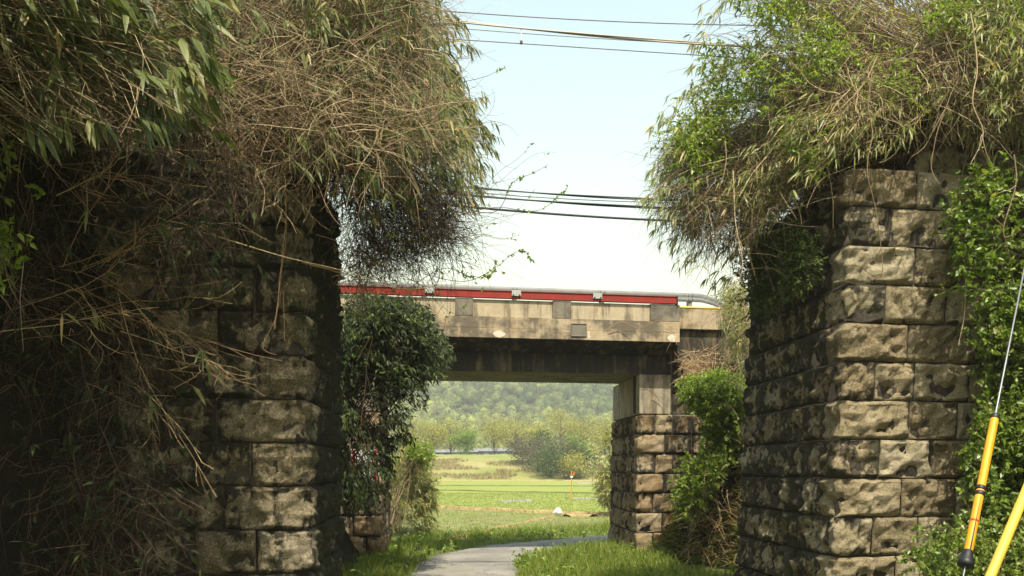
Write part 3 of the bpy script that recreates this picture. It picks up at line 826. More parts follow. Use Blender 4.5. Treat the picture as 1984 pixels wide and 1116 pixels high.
def blotch(name, cx, cz, rx, rz, seed, y=-.003):
    bm = bmesh.new(); n = 18; ring = []; ring2 = []
    for i in range(n):
        a = i / n * 2 * math.pi
        k = 1 + .45 * noise.noise(Vector((math.cos(a) * 1.6 + seed, math.sin(a) * 1.6, seed)))
        x, z = cx + rx * k * math.cos(a), cz + rz * k * math.sin(a)
        ring.append(bm.verts.new((x, y - .004, z))); ring2.append(bm.verts.new((x * 1.0, y + .012, z)))
    bm.faces.new(ring)
    for i in range(n): bm.faces.new((ring[i], ring[(i + 1) % n], ring2[(i + 1) % n], ring2[i]))
    bmesh.ops.recalc_face_normals(bm, faces=bm.faces)
    me = bpy.data.meshes.new(name); bm.to_mesh(me); bm.free(); me.materials.append(M['lime']); return me
part('lime_crust', blotch('lime_crust', u_of(966), 5.09, .14, .075, 2), br, 'pale lime crust on the parapet edge')
part('lime_crust', blotch('lime_crust', u_of(1302), 5.09, .10, .08, 6), br, 'pale lime crust at the girder end')
part('lime_crust', blotch('lime_crust', u_of(1141), 5.12, .028, .10, 9), br, 'pale lime run beside the plaque')

# wing wall past the end of the slab
ww = thing('wing_wall', 'stained wing wall under a yellow coping pipe past the bridge end', 'wall', (0, 19.95, 0), None, TH)
part('coping', prism('coping', [(.10, 5.33), (.09, 5.80), (.40, 5.80), (.40, 5.33)], UR + .035, 8.5, M['conc_ledge'], 20, .006, 4, .01), ww)
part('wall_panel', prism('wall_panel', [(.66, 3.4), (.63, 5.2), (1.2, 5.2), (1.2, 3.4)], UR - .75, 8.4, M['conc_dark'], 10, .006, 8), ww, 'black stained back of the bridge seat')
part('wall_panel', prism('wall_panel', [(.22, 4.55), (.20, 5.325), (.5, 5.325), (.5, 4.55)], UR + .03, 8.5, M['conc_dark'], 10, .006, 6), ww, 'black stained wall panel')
g = Geo(); xs = np.linspace(UR + .04, 8.4, 12)
add_tubes(g, np.stack([xs, np.full(12, .11), np.full(12, 5.835)], 1)[None], .032, .032, None, 8)
part('coping_pipe', g.mesh('coping_pipe', M['yellow_pipe'], True), ww)
# red guard beam and galvanised rail
rb = thing('guard_beam', 'red painted steel guard beam along the bridge parapet', 'guard beam', (0, 19.95, 0), None, TH)
zb0, zb1 = 5.892, 6.058
part('beam_web', bev_box('beam_web', UL, UR - .08, -.012, .0, zb0 + .012, zb1 - .012, M['red'], 0), rb)
part('flange', bev_box('flange', UL, UR - .08, -.03, .09, zb1 - .011, zb1, M['red'], .002, 1), rb)
part('flange', bev_box('flange', UL, UR - .08, -.03, .09, zb0, zb0 + .011, M['red'], .002, 1), rb)
part('end_plate', bev_box('end_plate', UR - .078, UR - .05, -.04, .1, zb0 - .06, zb1 + .02, M['steel_dark'], .003, 1), rb)
for px in (640, 832, 1000, 1157):
    u = u_of(px)
    pl = part('bracket_plate', bev_box('bracket_plate', u - .105, u + .105, -.050, -.032, zb1 - .115, zb1 + .012, M['plate'], .004), rb)
    for dx in (-.07, .07):
        g = Geo(); add_tubes(g, np.array([[[u + dx, -.050, zb1 - .092], [u + dx, -.060, zb1 - .092], [u + dx, -.072, zb1 - .092], [u + dx, -.075, zb1 - .092]]]), .018, .012, None, 8)
        part('bolt', g.mesh('bolt', M['steel_dark']), pl)
gr = thing('guard_rail', 'galvanised steel guard rail running above the red beam', 'guard rail', (0, 19.95, 0), None, TH)
RZ0, RZ1 = 5.98, 6.185
prof = [(.0, 0.0), (-.014, .012), (-.014, .085), (-.004, .105), (-.014, .125), (-.014, .20), (.0, .215), (.006, .213), (-.008, .198), (-.008, .127), (.002, .105), (-.008, .083), (-.008, .014), (.006, .002)]
xs = np.r_[np.linspace(-9, 4.3, 30), 4.55, 4.75, 4.9, 5.05, 5.3]
rows = []
for x in xs:
    k = max(0, x - 4.45); dy = .55 * k * k; dz = -.14 * max(0, x - 4.55)
    rows.append([(x, .17 + dy + y, RZ0 + dz + z * (1 - .25 * min(1, k))) for y, z in prof])
P = np.array(rows); kk = len(prof); idx = np.arange(len(xs) * kk).reshape(len(xs), kk)
Q = np.stack([idx[:-1], np.roll(idx[:-1], -1, 1), np.roll(idx[1:], -1, 1), idx[1:]], -1).reshape(-1, 4)
part('rail', mk_mesh('rail', P.reshape(-1, 3), [Q], M['galv']), gr)
for u in (u_of(1000) - 2.05, u_of(1000), u_of(1000) + 2.05, 4.28):
    part('post', bev_box('post', u - .05, u + .05, .185, .30, 5.47, RZ1 - .02, M['galv'], .006), gr)
    for dx in (-.045, .045):
        for dz in (.055, .16):
            g = Geo(); add_tubes(g, np.array([[[u + dx, .14, RZ0 + dz], [u + dx, .128, RZ0 + dz], [u + dx, .115, RZ0 + dz], [u + dx, .112, RZ0 + dz]]]), .013, .009, None, 6)
            part('bolt', g.mesh('bolt', M['steel_dark']), gr)

# warning board on the shaded abutment
Yb = 19.7
wb = thing('warning_board', 'white warning board with red upright bars half hidden by dark leaves', 'sign', tuple(W(712, 905, Yb)))
o_ = np.array(wb.location)
part('panel', bev_box('panel', -.36, .26, -.03, .0, -.32, .40, M['white'], .004), wb)
for x in (-.30, .18):
    part('red_bar', bev_box('red_bar', x - .035, x + .035, -.045, -.031, -.30, .38, M['redband'], .003), wb)
part('bracket', bev_box('bracket', -.05, .05, .001, .42, -.05, .05, M['steel_dark'], .004), wb)

# ------------------------------------------------------------------ overhead wires
def wire(name, label, cat, p0, p1, Y, r, mat, sag=.0, twist=None, group=None, ext=3.0, parts=True):
    """p0,p1: where it shows against the sky (photo px); it runs on past both sides"""
    def pt(p):
        Yp = Y / (1 - .171 / F * (p[0] - 992)); return W(p[0], p[1], Yp)
    a, b = pt(p0), pt(p1); d = b - a
    t = np.linspace(-ext, 1 + ext, 90)
    P = a + d * t[:, None]
    P[:, 2] += sag * ((t - .5) ** 2 - .25)
    o = thing(name, label, cat, tuple(P[0]), group)
    g = Geo()
    if twist:
        L = np.linspace(-ext, 1 + ext, 700); Q = a + d * L[:, None]; Q[:, 2] += sag * ((L - .5) ** 2 - .25)
        for ph in (0, math.pi):
            K = Q.copy(); w = L * np.linalg.norm(d) * twist[1] + ph
            K[:, 2] += np.cos(w) * twist[0]; K[:, 1] += np.sin(w) * twist[0]
            g = Geo(); add_tubes(g, K[None], r, r, None, 5)
            obj('strand', g.mesh('strand', mat, True), o, P[0])
    else:
        add_tubes(g, P[None], r, r, None, 6)
        obj('conductor', g.mesh('conductor', mat, True), o, P[0])
    return o, P
YW = 10.6
wire('overhead_wire', 'thin topmost bare wire across the sky', 'overhead wire', (860, 21), (1390, 48), YW, .006, M['wire_grey'], .1, group='bare wires over the gap')
mw, mP = wire('overhead_wire', 'thick pale feeder pair crossing below the topmost wire', 'overhead wire', (860, 38), (1400, 87), YW, .0105, M['wire_pale'], .1, (.0105, 1.1), group='bare wires over the gap')
wire('overhead_wire', 'hair thin wire just under the thick pale feeder pair', 'overhead wire', (890, 55), (1330, 84), YW + .3, .0045, M['wire_grey'], .05, group='bare wires over the gap')
cw, cP = wire('overhead_wire', 'plain contact wire with the hanger clip, lowest of the upper wires', 'overhead wire', (880, 76), (1370, 108), YW, .0065, M['wire_grey'], .0, group='bare wires over the gap')
h = thing('hanger_clip', 'small white hanger clip between feeder and contact wire', 'hanger', tuple(W(1010, 82, YW / (1 - .171 / F * 18))))
g = Geo(); ho = np.array(h.location); add_tubes(g, np.array([[[0, 0, 0.012], [.002, 0, .07], [0, 0, .13], [0, 0, .185]]]), .007, .007, None, 6); obj('hanger_rod', g.mesh('hanger_rod', M['white'], True), h)
obj('clamp', bev_box('clamp', -.016, .016, -.016, .016, -.02, .018, M['steel_dark'], .004), h)
YC = 15.5
wire('overhead_cable', 'twisted black cable, uppermost of the low cables above the bridge', 'cable', (870, 359), (1262, 386), YC, .012, M['cable'], .12, (.012, .9), group='black cables above the bridge')
wire('overhead_cable', 'thin grey cable between the two twisted black cables', 'cable', (890, 371), (1262, 392), YC, .008, M['wire_grey'], .1, group='black cables above the bridge')
wire('overhead_cable', 'twisted black cable just under the thin grey cable', 'cable', (840, 372), (1262, 402), YC, .014, M['cable'], .1, (.012, .8), group='black cables above the bridge')
wire('overhead_cable', 'thickest straight black cable, lowest above the bridge', 'cable', (860, 396), (1262, 426), YC, .020, M['cable'], .1, group='black cables above the bridge')

# ------------------------------------------------------------------ stay wires with yellow guards
def lathe_tube(path, rad, sides=14):
    P = np.array(path, float)[None]; n, k, _ = P.shape
    T = nrm(P[0, -1] - P[0, 0]); ref = np.array([0, 1., 0.]); A = nrm(np.cross(T, ref)); B = np.cross(T, A)
    ang = np.arange(sides) / sides * 2 * np.pi
    V = P[0][:, None, :] + np.array(rad)[:, None, None] * (np.cos(ang)[None, :, None] * A + np.sin(ang)[None, :, None] * B)
    idx = np.arange(k * sides).reshape(k, sides)
    Q = np.stack([idx[:-1], np.roll(idx[:-1], -1, 1), np.roll(idx[1:], -1, 1), idx[1:]], -1).reshape(-1, 4)
    return V.reshape(-1, 3), [Q, idx[0][None, ::-1], idx[-1][None]]
def stay(label, top, bot, Yt, Yb, mat, r, detailed):
    A, B = W(*top, Yt), W(*bot, Yb); d = nrm(B - A); Ln = np.linalg.norm(B - A)
    foot = B + d * ((B[2] - .0) / -d[2])
    o = thing('stay_wire', label, 'stay wire', tuple(foot), 'guyed stay wires')
    f = lambda s: A + d * s
    def seg(name, ss, rr, m, parent=o, sm=True):
        V, Fc = lathe_tube([f(s) for s in ss], rr)
        me = mk_mesh(name, V - foot, Fc, m, None, sm)
        p = bpy.data.objects.new(name, me); COL.objects.link(p); p.parent = parent
        return p
    up = 4.5
    seg('strand', [-up, 0, Ln, np.linalg.norm(foot - A)], [.009] * 4, M['strand'])
    gd = seg('guard_sleeve', [0, .004, .02, Ln - .02, Ln - .004, Ln], [r * .8, r * .97, r, r, r * .97, r * .8], mat)
    if detailed:
        seg('band', [-.015, -.01, .035, .04], [r * .9, r * 1.1, r * 1.1, r * .9], M['black'], gd)
        q = Ln * .555
        for k in (-.028, .028):
            seg('band', [q + k - .022, q + k - .017, q + k + .017, q + k + .022], [r, r * 1.17, r * 1.17, r], M['black'], gd)
        q = Ln * .765
        seg('red_band', [q - .012, q - .01, q + .01, q + .012], [r * .9, r * 1.02, r * 1.02, r * .9], M['redband'], gd)
        seg('boot', [Ln - .06, Ln - .05, Ln - .012, Ln + .05, Ln + .055, Ln + .09, Ln + .10], [r * .9, r * 1.12, r * 1.2, r * 1.75, r * 1.8, r * 1.8, r * 1.2], M['black'])
        # black strip laid on the guard, painted for the dark inside an opening
        a0, a1 = Ln * .60, Ln * .965
        nf = nrm(np.cross(d, np.array([1., 0, 0]))); nf = nf if nf[1] < 0 else -nf
        sd = nrm(np.cross(d, nf)); g = Geo()
        n_ = 8; ss = np.linspace(a0, a1, n_); hw = np.linspace(.001, .0065, n_)
        c = np.array([f(s) for s in ss]) + nf * (r + .0015) - foot
        Vq = np.concatenate([c - sd * hw[:, None], c + sd * hw[:, None], c - sd * hw[:, None] - nf * .004, c + sd * hw[:, None] - nf * .004])
        i = np.arange(n_ - 1)
        Fq = np.concatenate([np.stack([i, i + 1, i + 1 + n_, i + n_], 1), np.stack([i, i + 2 * n_, i + 1 + 2 * n_, i + 1], 1), np.stack([i + n_, i + 1 + n_, i + 1 + 3 * n_, i + 3 * n_], 1)])
        p = bpy.data.objects.new('slit', mk_mesh('slit', Vq, [Fq], M['black'])); COL.objects.link(p); p.parent = gd
    return o
stay('steel stay wire in a yellow guard with black bands, red ring and rubber boot', (1928, 806), (1874, 1078), 8.0, 7.4, M['yellow'], .036, True)
stay('plain faded yellow guard leaning in the corner beside the ivy', (1999, 925), (1905, 1150), 7.6, 7.0, M['yellow_old'], .040, False)

# ------------------------------------------------------------------ far things: sheds, trees, shrubs, post, sack
def crown_tree(name, label, cat, x, y, z, h, r, lmat, nl, ls, seed, group, trunk_h=.3, smat='bark', nlimb=9, flat=1.0, sparse=0.0):
    global R
    R = np.random.default_rng(seed)
    loc = (x, y, z); o = thing(name, label, cat, loc, group)
    c0 = np.array(loc)
    tg = Geo()
    th = h * trunk_h
    path = np.array([[0, 0, -.2], [.02 * h, 0, th * .5], [0, .02 * h, th], [.01 * h, 0, h * .6], [0, 0, h * .88]])
    tr = max(.06, h * .02)
    add_tubes(tg, path[None], tr, tr * .25, None, 7)
    obj('trunk', tg.mesh('trunk', M[smat], True), o)
    # limb ends spread through the crown
    u = nrm(R.normal(size=(nlimb * 5, 3))); rad = R.random(len(u)) ** .45
    ends = u * rad[:, None] * [r, r, h * (1 - trunk_h) * .5] + [0, 0, th + h * (1 - trunk_h) * .5]
    lump = 1 + .28 * fnoise(u, 1.6, seed, 2); ends[:, :2] *= lump[:, None]
    base = np.column_stack([np.zeros(len(u)), np.zeros(len(u)), np.clip(ends[:, 2] - R.uniform(.15, .4, len(u)) * h, th * .45, h * .75)])
    mid = (base + ends) / 2 + R.normal(size=ends.shape) * r * .08 + [0, 0, .05 * h]
    for i, (b0, m0, e0) in enumerate(zip(base[:nlimb], mid, ends)):
        lg = Geo(); add_tubes(lg, np.stack([b0, m0, e0])[None], tr * .4, tr * .1, None, 4)
        obj('limb', lg.mesh('limb', M[smat], True), o)
    bg = Geo(); add_tubes(bg, np.stack([base[nlimb:], mid[nlimb:], ends[nlimb:]], 1), tr * .16, tr * .04)
    tw = obj('twig', bg.mesh('twig', M[smat]), o, None, 'stuff')
    k = nl // len(ends) + 1
    P = np.repeat(ends, k, 0) + R.normal(size=(len(ends) * k, 3)) * [r * .19, r * .19, h * .075]
    P[:, 2] = np.maximum(P[:, 2], .12 * h)
    D = nrm(R.normal(size=P.shape) + [0, 0, .15]); N = nrm(R.normal(size=P.shape) + [0, 0, .6])
    lg = Geo(); rn = np.clip(np.repeat(R.random(len(ends)), k) * .6 + R.random(len(P)) * .4, 0, 1)
    add_leaves(lg, P, D, N, ls * R.uniform(.6, 1.3, len(P)), ls * R.uniform(.4, .8, len(P)), rn, .1, True)
    obj('crown', lg.mesh('crown', lmat), o, None, 'stuff')
    return o
M['willow'] = leaf_mat('willow_leaf', [(0, (.19, .185, .05)), (.5, (.29, .27, .075)), (1, (.39, .35, .12))], .4, .6, None, .1)
M['grey_leaf'] = leaf_mat('grey_green_leaf', [(0, (.075, .08, .045)), (.5, (.13, .125, .07)), (1, (.18, .165, .10))], .3, .7, None, .1, (1.1, 1.1, .8))
M['mid_leaf'] = leaf_mat('mid_green_leaf', [(0, (.04, .065, .02)), (.5, (.07, .105, .028)), (1, (.12, .16, .04))], .3, .6, None, .1)
M['bright_leaf'] = leaf_mat('bright_green_leaf', [(0, (.12, .18, .03)), (1, (.22, .29, .06))], .4, .6, None, .1)
def fx(px, Y): return (px - 992) / F * Y
def fz(py, Y): return EYE + (905 - py) / F * Y
far = [('tree', 'yellow green willow next to the straw coloured roadside bush', 838, 182, 7.4, 2.6, 'willow'),
       ('tree', 'rounded golden willow standing left of the pale low sheds', 872, 186, 9.0, 4.4, 'willow'),
       ('tree', 'small bright green tree right beside the rounded golden willow', 903, 178, 6.0, 2.6, 'bright_leaf'),
       ('tree', 'tall golden willow whose trunk stands before the long pale shed', 957, 188, 9.6, 4.0, 'willow'),
       ('tree', 'tall golden willow touching the first one on its right', 999, 186, 9.8, 4.2, 'willow'),
       ('tree', 'slim grey green tree behind the dark round tree', 1031, 198, 8.2, 2.8, 'willow'),
       ('tree', 'tall thin crowned willow behind the grey shrubs', 1086, 190, 10.4, 4.2, 'willow'),
       ('tree', 'yellow green willow nearest the bridge abutment edge', 1130, 188, 9.4, 4.2, 'willow'),
       ('tree', 'pale willow just beyond the bridge abutment edge', 1172, 192, 9.2, 4.0, 'willow'),
       ('tree', 'pale willow half hidden by the roadside bamboo bush', 800, 190, 8.6, 3.6, 'willow')]
for i, (nm, lb, px, Y, h, r, m) in enumerate(far):
    crown_tree(nm, lb, 'tree', fx(px, Y), Y, 3.9, h, r * 1.12, M[m], 2300, .38, 50 + i, 'willows under the hill', .2)
crown_tree('tree', 'dark green round tree above the grey shrubs', 'tree', fx(1050, 165), 165, 4.2, 4.6, 2.3, M['mid_leaf'], 1300, .4, 71, None, .2)
shr = [('grey leafless looking shrub at the near end of the dyke', 1012, 158, 2.6, 4.9, 2.8, 'grey_leaf'), ('wide grey shrub in the middle of the thicket below the dark tree', 1042, 152, 1.0, 6.6, 3.4, 'grey_leaf'),
       ('mid green shrub in front of the wide grey shrub', 1066, 147, .2, 5.4, 3.0, 'mid_leaf'), ('tall grey green shrub behind the orange post', 1090, 150, .4, 6.8, 3.4, 'grey_leaf'),
       ('yellowish shrub low beside the orange post', 1112, 145, .0, 4.4, 2.4, 'willow'), ('dark green shrub at the far right of the shrub row', 1128, 149, .0, 6.8, 3.2, 'mid_leaf'),
       ('bright green young tree above the shrub row', 1112, 160, 2.6, 6.0, 2.2, 'bright_leaf')]
for i, (lb, px, Y, z, h, r, m) in enumerate(shr):
    crown_tree('shrub', lb, 'shrub', fx(px, Y), Y, z, h, r, M[m], 1800, .36, 90 + i, 'shrubs below the dyke', .08, nlimb=12)
R = np.random.default_rng(5)
for lb, px, Y, w, hh, dz in (('long low pale shed seen between the willow trunks', 965, 206, 9.5, 1.9, .4), ('short pale shed by the bright green tree', 905, 204, 4.5, 1.7, .2), ('small pale shed by the leftmost willow', 862, 205, 5.5, 1.6, .3)):
    s_ = thing('shed', lb, 'shed', (fx(px, Y), Y, 3.3), 'pale sheds beyond the dyke')
    part('wall', bev_box('wall', -w / 2, w / 2, 0, 4, 0, hh + .6, M['roof_grey'], 0), s_)
    part('roof', prism('roof', [(-.3, hh + .602), (2, hh + 1.3), (4.3, hh + .602)], -w / 2 - .3, w / 2 + .3, M['roof_grey']), s_)
    for k in range(int(w // 2)):
        x = -w / 2 + 1 + 2 * k
        wi = part('window', bev_box('window', x - .5, x + .5, -.04, -.003, .9 + dz, 1.8 + dz, M['roof_grey'], 0), s_)
        part('pane', bev_box('pane', x - .42, x + .42, -.055, -.042, .98 + dz, 1.72 + dz, M['glass'], 0), wi)
# orange marker post
mp_ = thing('marker_post', 'orange marker post with forked top standing in the green field', 'post', tuple(W(1107, 965, 60)))
g = Geo(); add_tubes(g, np.array([[[0, 0, -.2], [0, 0, .6], [.01, 0, 1.2], [0, 0, 1.82]]]), .036, .036, None, 8); part('pole', g.mesh('pole', M['orange'], True), mp_)
g = Geo(); add_tubes(g, np.array([[[.02, -.03, 1.40], [.10, -.03, 1.52], [.17, -.03, 1.62], [.2, -.03, 1.76]]]), .028, .03, None, 8); part('arm', g.mesh('arm', M['orange'], True), mp_)
part('collar', bev_box('collar', -.06, .08, -.07, .05, 1.38, 1.48, M['white'], .01), mp_)
# white sack by the bund
bm = bmesh.new(); bmesh.ops.create_icosphere(bm, subdivisions=3, radius=1)
for v in bm.verts:
    n_ = noise.fractal(v.co * 1.7, 1, 2, 3); v.co = Vector((v.co.x * .20, v.co.y * .16, (v.co.z * .5 + .5) ** .8 * .30 * (1.15 - .6 * abs(v.co.x) ** 1.5))) * (1 + .22 * n_)
me = bpy.data.meshes.new('sack'); bm.to_mesh(me); bm.free(); me.materials.append(M['white']); me.polygons.foreach_set('use_smooth', np.ones(len(me.polygons), bool))
sk = obj('sack', me); sk.location = tuple(W(1081, 1000.5, 38.0)); sk.location.z = .02
tag(sk, 'white sack lying on the field bank', 'sack')
rh = ridge('rubble', [gpx(1098, 1001), gpx(1122, 999), gpx(1150, 1001)], .3, .1, M['bund'], 44, 30, 'stuff')

def fan(tips, dirs, m, L, Wd, spread, down, back=.2, rnd=None):
    n = len(tips); P = np.repeat(tips, m, 0) - np.repeat(dirs, m, 0) * R.random((n * m, 1)) * back
    D = nrm(np.repeat(dirs, m, 0) + R.normal(size=(n * m, 3)) * spread + np.array([0, 0, -down]))
    N = nrm(R.normal(size=(n * m, 3)) * .6 + [0, -.5, .8])
    l = R.uniform(*L, n * m); w = l * R.uniform(*Wd, n * m)
    rn = np.clip(np.repeat(R.random(n), m) * .55 + R.random(n * m) * .45, 0, 1) if rnd is None else np.repeat(rnd, m)
    return P, D, N, l, w, rn

# ------------------------------------------------------------------ grass
def blades(name, P, h, w, mat, lean=.35, rnd=None, kind='stuff', bend=.3):
    n = len(P); g = Geo()
    D = nrm(np.column_stack([R.normal(size=(n, 2)) * lean, np.ones(n)])); N = nrm(np.column_stack([R.normal(size=(n, 2)), np.full(n, .2)]))
    add_leaves(g, P, D, N, h, w, R.random(n) if rnd is None else rnd, bend * R.random(n), True, .3)
    return obj(name, g.mesh(name, mat), kind=kind)
def scatter(n, x0, x1, y0, y1, keep):
    P = np.column_stack([R.uniform(x0, x1, n), R.uniform(y0, y1, n)]); return P[keep(P)]
def tuft(P, per, spread):
    Q = np.repeat(P, per, 0); return Q + R.normal(size=Q.shape) * spread
def P3(P, z=-.03): return np.column_stack([P, np.full(len(P), z) if np.isscalar(z) else z])

# verge on the left of the lane and along the field
def left_of_road(P):
    d = np.linalg.norm(P[:, None, :] - RC[None, ::2], axis=2); i = d.argmin(1) * 2
    side = RS[i, 0] * (P[:, 0] - RC[i, 0]) + RS[i, 1] * (P[:, 1] - RC[i, 1])
    return side, d.min(1)
def vg(P): s, d = left_of_road(P); return (s > 0) & (d > HW + .05 - .15 * R.random(len(P))) & (d < HW + 3.4)
A = tuft(scatter(2600, -7, 6, 13, 32, vg), 12, .07); s, d = left_of_road(A); A = A[d > HW - .12]; d = d[d > HW - .12]
blades('verge_grass', P3(A), R.uniform(.16, .46, len(A)) * np.clip(.35 + (d - HW) * 1.1, .3, 1.15), .012, M['grass'])
def vr(P): s, d = left_of_road(P); return (s < 0) & (d > HW - .02) & (d < HW + 3.2) & (P[:, 0] < 5)
A = tuft(scatter(3600, -1, 5.5, 12.5, 24.6, vr), 12, .08); s, d = left_of_road(A); k = d > HW - .22; A, d = A[k], d[k]
zz = np.interp(A[:, 0], [3.2, 3.6, 4.2], [0, .15, .9])
blades('verge_grass', P3(A, zz - .03), R.uniform(.16, .48, len(A)) * np.clip(.5 + (d - HW) * .6, .45, 1.0), .013, M['grass'])
A = tuft(scatter(900, -5, 0, 10, 20, lambda P: (P[:, 0] < RC[0, 0] - 2.6) & (P[:, 0] > -5)), 10, .08)
blades('verge_grass', P3(A), R.uniform(.15, .4, len(A)), .012, M['grass'])
# broad leaved weeds in the verges
A = np.concatenate([scatter(420, -4, 4, 16.5, 28, vg), scatter(420, -1, 4.6, 15, 24, vr)]); n = len(A)
Pw, Dw, Nw, lw, ww_, rw = fan(np.repeat(P3(A, .12), 2, 0) + R.normal(size=(n * 2, 3)) * .06, nrm(R.normal(size=(n * 2, 3)) + [0, 0, .5]), 7, (.06, .15), (.25, .45), 1.0, .1, .1)
g = Geo(); add_leaves(g, Pw, Dw, Nw, lw, ww_, rw, .2, True); obj('weeds', g.mesh('weeds', M['vine_leaf']), kind='stuff')
# crop stubble in the near fields
def fld(P): s, d = left_of_road(P); return (d > HW + 1.6) & in_poly(P, [(-16, 29), (-2.4, 28), (.9, 28.4), (5.5, 31), (7, 38), (3.9, 38.4), (-4.2, 46), (-16, 50)])
A = tuft(scatter(9000, -14, 7, 28, 48, fld), 4, .05)
pn = np.array([noise.noise(Vector((x * .35, y * .35, 2))) for x, y in A])
blades('crop_stubble', P3(A), R.uniform(.05, .17, len(A)), .016, M['crop'], .6, np.clip(.62 - .4 * pn + R.normal(size=len(A)) * .22, 0, 1))
A = tuft(scatter(7000, -9, 9, 40, 72, lambda P: in_poly(P, [(-8, 49), (-4, 46.6), (4, 39), (9, 42), (9, 72), (-9, 72)])), 4, .06)
blades('young_crop', P3(A), R.uniform(.06, .17, len(A)), .022, M['crop'], .5, np.clip(R.normal(size=len(A)) * .16 + .35, 0, .9))
# withered grass on the bund and the dyke slope
t = R.random(2600); bx_ = np.interp(t, [0, .45, 1], [-14, -4.2, 5]); by_ = np.interp(bx_, [-14, -4.2, 3.8, 7], [52, 46, 38.4, 37.5])
A = np.column_stack([bx_, by_ + R.normal(size=len(t)) * .28]); blades('withered_grass', P3(A, .02), R.uniform(.1, .26, len(A)), .02, M['grass_dry'], .7)
A = scatter(16000, -26, 16, 146, 163, lambda P: np.ones(len(P), bool)); pn = np.array([noise.noise(Vector((x * .12, y * .3, 7))) for x, y in A]); A = A[pn > .05]; pn = pn[pn > .05]
blades('withered_grass', P3(A, dyke_z(A) - .05), R.uniform(.3, .9, len(A)), .10, M['grass_dry'], .5, np.clip(.35 + pn + R.normal(size=len(A)) * .2, 0, 1))

# ------------------------------------------------------------------ thickets
def arch(roots, tips, k=9, lift=.7, jit=.012):
    d = tips - roots
    P1 = roots + d * .25 + np.array([0, 0, 1]) * (lift * (.4 + .6 * R.random((len(d), 1))))
    P2 = roots + d * .75 + np.array([0, 0, 1]) * (lift * .9 * R.random((len(d), 1)))
    return bez(roots, P1, P2, tips, k, jit)

def roots_in(n, x, y, z):
    return np.column_stack([R.uniform(*x, n), R.uniform(*y, n), R.uniform(*z, n)])

# ---- great thicket over the mossy abutment
LA = [(-80, -160), (430, -160), (440, 150), (330, 250), (60, 290), (-80, 320)]
LB = [(300, -170), (825, -170), (862, 40), (868, 120), (900, 200), (925, 280), (915, 340), (860, 390), (750, 430), (690, 420), (650, 280), (430, 240), (330, 210)]
LT = [(640, 230), (900, 240), (925, 330), (880, 400), (850, 450), (790, 500), (700, 520), (675, 420)]
R = np.random.default_rng(101)
off = np.array([-4.5, 8.6, 5.2])
lt = thing('bamboo_thicket', 'huge brown and green dwarf bamboo thicket overhanging the mossy abutment', 'thicket', tuple(off))
lv = Leaves(); sg = Geo()
# near fringe with large leaves
tips = in_volume(LA, 330, 5.7, 8.2); rts = roots_in(330, (-7.0, -4.2), (5.0, 10), (4.6, 5.9))
S = arch(rts, tips, 10, .9, .015); add_tubes(sg, S, .0055, .002)
dirs = nrm(S[:, -1] - S[:, -3]); lv.add(*fan(tips, dirs, 5, (.14, .26), (.16, .24), .45, .75, .25), .35)
for q in (5, 7):
    lv.add(*fan(S[:, q], nrm(S[:, q + 1] - S[:, q - 1]), 2, (.12, .24), (.16, .24), .7, .7, .1), .35)
# dry stems of the near part
tips = in_volume(LA, 1100, 5.4, 8.2); rts = roots_in(1100, (-7, -4.0), (5.2, 10), (4.6, 6.2)); S = arch(rts, tips, 9, .8, .03); add_tubes(sg, S, .0048, .0018)
i = R.integers(0, 1100, 2400); q = R.integers(3, 8, 2400); D = nrm(nrm(S[i, q] - S[i, q - 1]) + R.normal(size=(2400, 3)) * .5); add_tubes(sg, walk(S[i, q], D, 6, R.uniform(.04, .11, 2400), .08, .06), .0028, .001)
# thicket runs on along the bank, mostly unseen, added to shade the bank below
n = 900; tips = roots_in(n, (-6, -2.3), (3.6, 7.8), (4.95, 6.4)); tips[:, 0] -= np.clip(tips[:, 2] - 5.6, 0, 1) * .6
rts = roots_in(n, (-7, -4.6), (3, 8), (4.9, 5.9)); S = arch(rts, tips, 8, .6, .03); add_tubes(sg, S, .005, .002)
lv.add(*fan(tips, nrm(S[:, -1] - S[:, -3]), 7, (.15, .27), (.17, .25), .8, .5, .5), .3)
# main body
n = 1700; tips = in_volume(LB, n, 7.9, 12.2); rts = roots_in(n, (-5.6, -2.3), (9.3, 12.8), (5.4, 6.6))
S = arch(rts, tips, 10, .9, .02); add_tubes(sg, S, .006, .002); add_tubes(sg, S[:45], .014, .005, None, 5)
dirs = nrm(S[:, -1] - S[:, -3]); 
pxs = 992 + tips[:, 0] / tips[:, 1] * F; lush = R.random(n) < np.interp(pxs, [300, 620, 760, 930], [.8, .6, .85, .98])
lv.add(*fan(tips[lush], dirs[lush], 5, (.09, .19), (.12, .18), .5, .75, .25), .3)
lv.add(*fan(S[lush, 7], dirs[lush], 3, (.09, .17), (.12, .18), .8, .6, .15), .3)
lv.add(*fan(S[lush, 5], dirs[lush], 2, (.09, .17), (.12, .18), .9, .6, .15), .3)
# leafy outer layer
for poly, n in (([(560, -160), (835, -160), (870, 100), (925, 280), (890, 370), (800, 290), (640, 190)], 260), ([(300, -100), (640, -100), (640, 200), (430, 220)], 90), ([(560, 260), (660, 250), (680, 330), (600, 350)], 20)):
    tips = in_volume(poly, n, 7.7, 9.2); rts = tips + np.column_stack([-R.uniform(.5, 1.2, n), R.uniform(.4, 1.2, n), R.uniform(-.3, .3, n)]); S = arch(rts, tips, 9, .6, .02); add_tubes(sg, S, .0042, .0016)
    d = nrm(S[:, -1] - S[:, -3]); lv.add(*fan(tips, d, 5, (.09, .18), (.12, .18), .5, .75, .2), .3); lv.add(*fan(S[:, 6], d, 2, (.08, .16), (.12, .18), .8, .6, .1), .3)
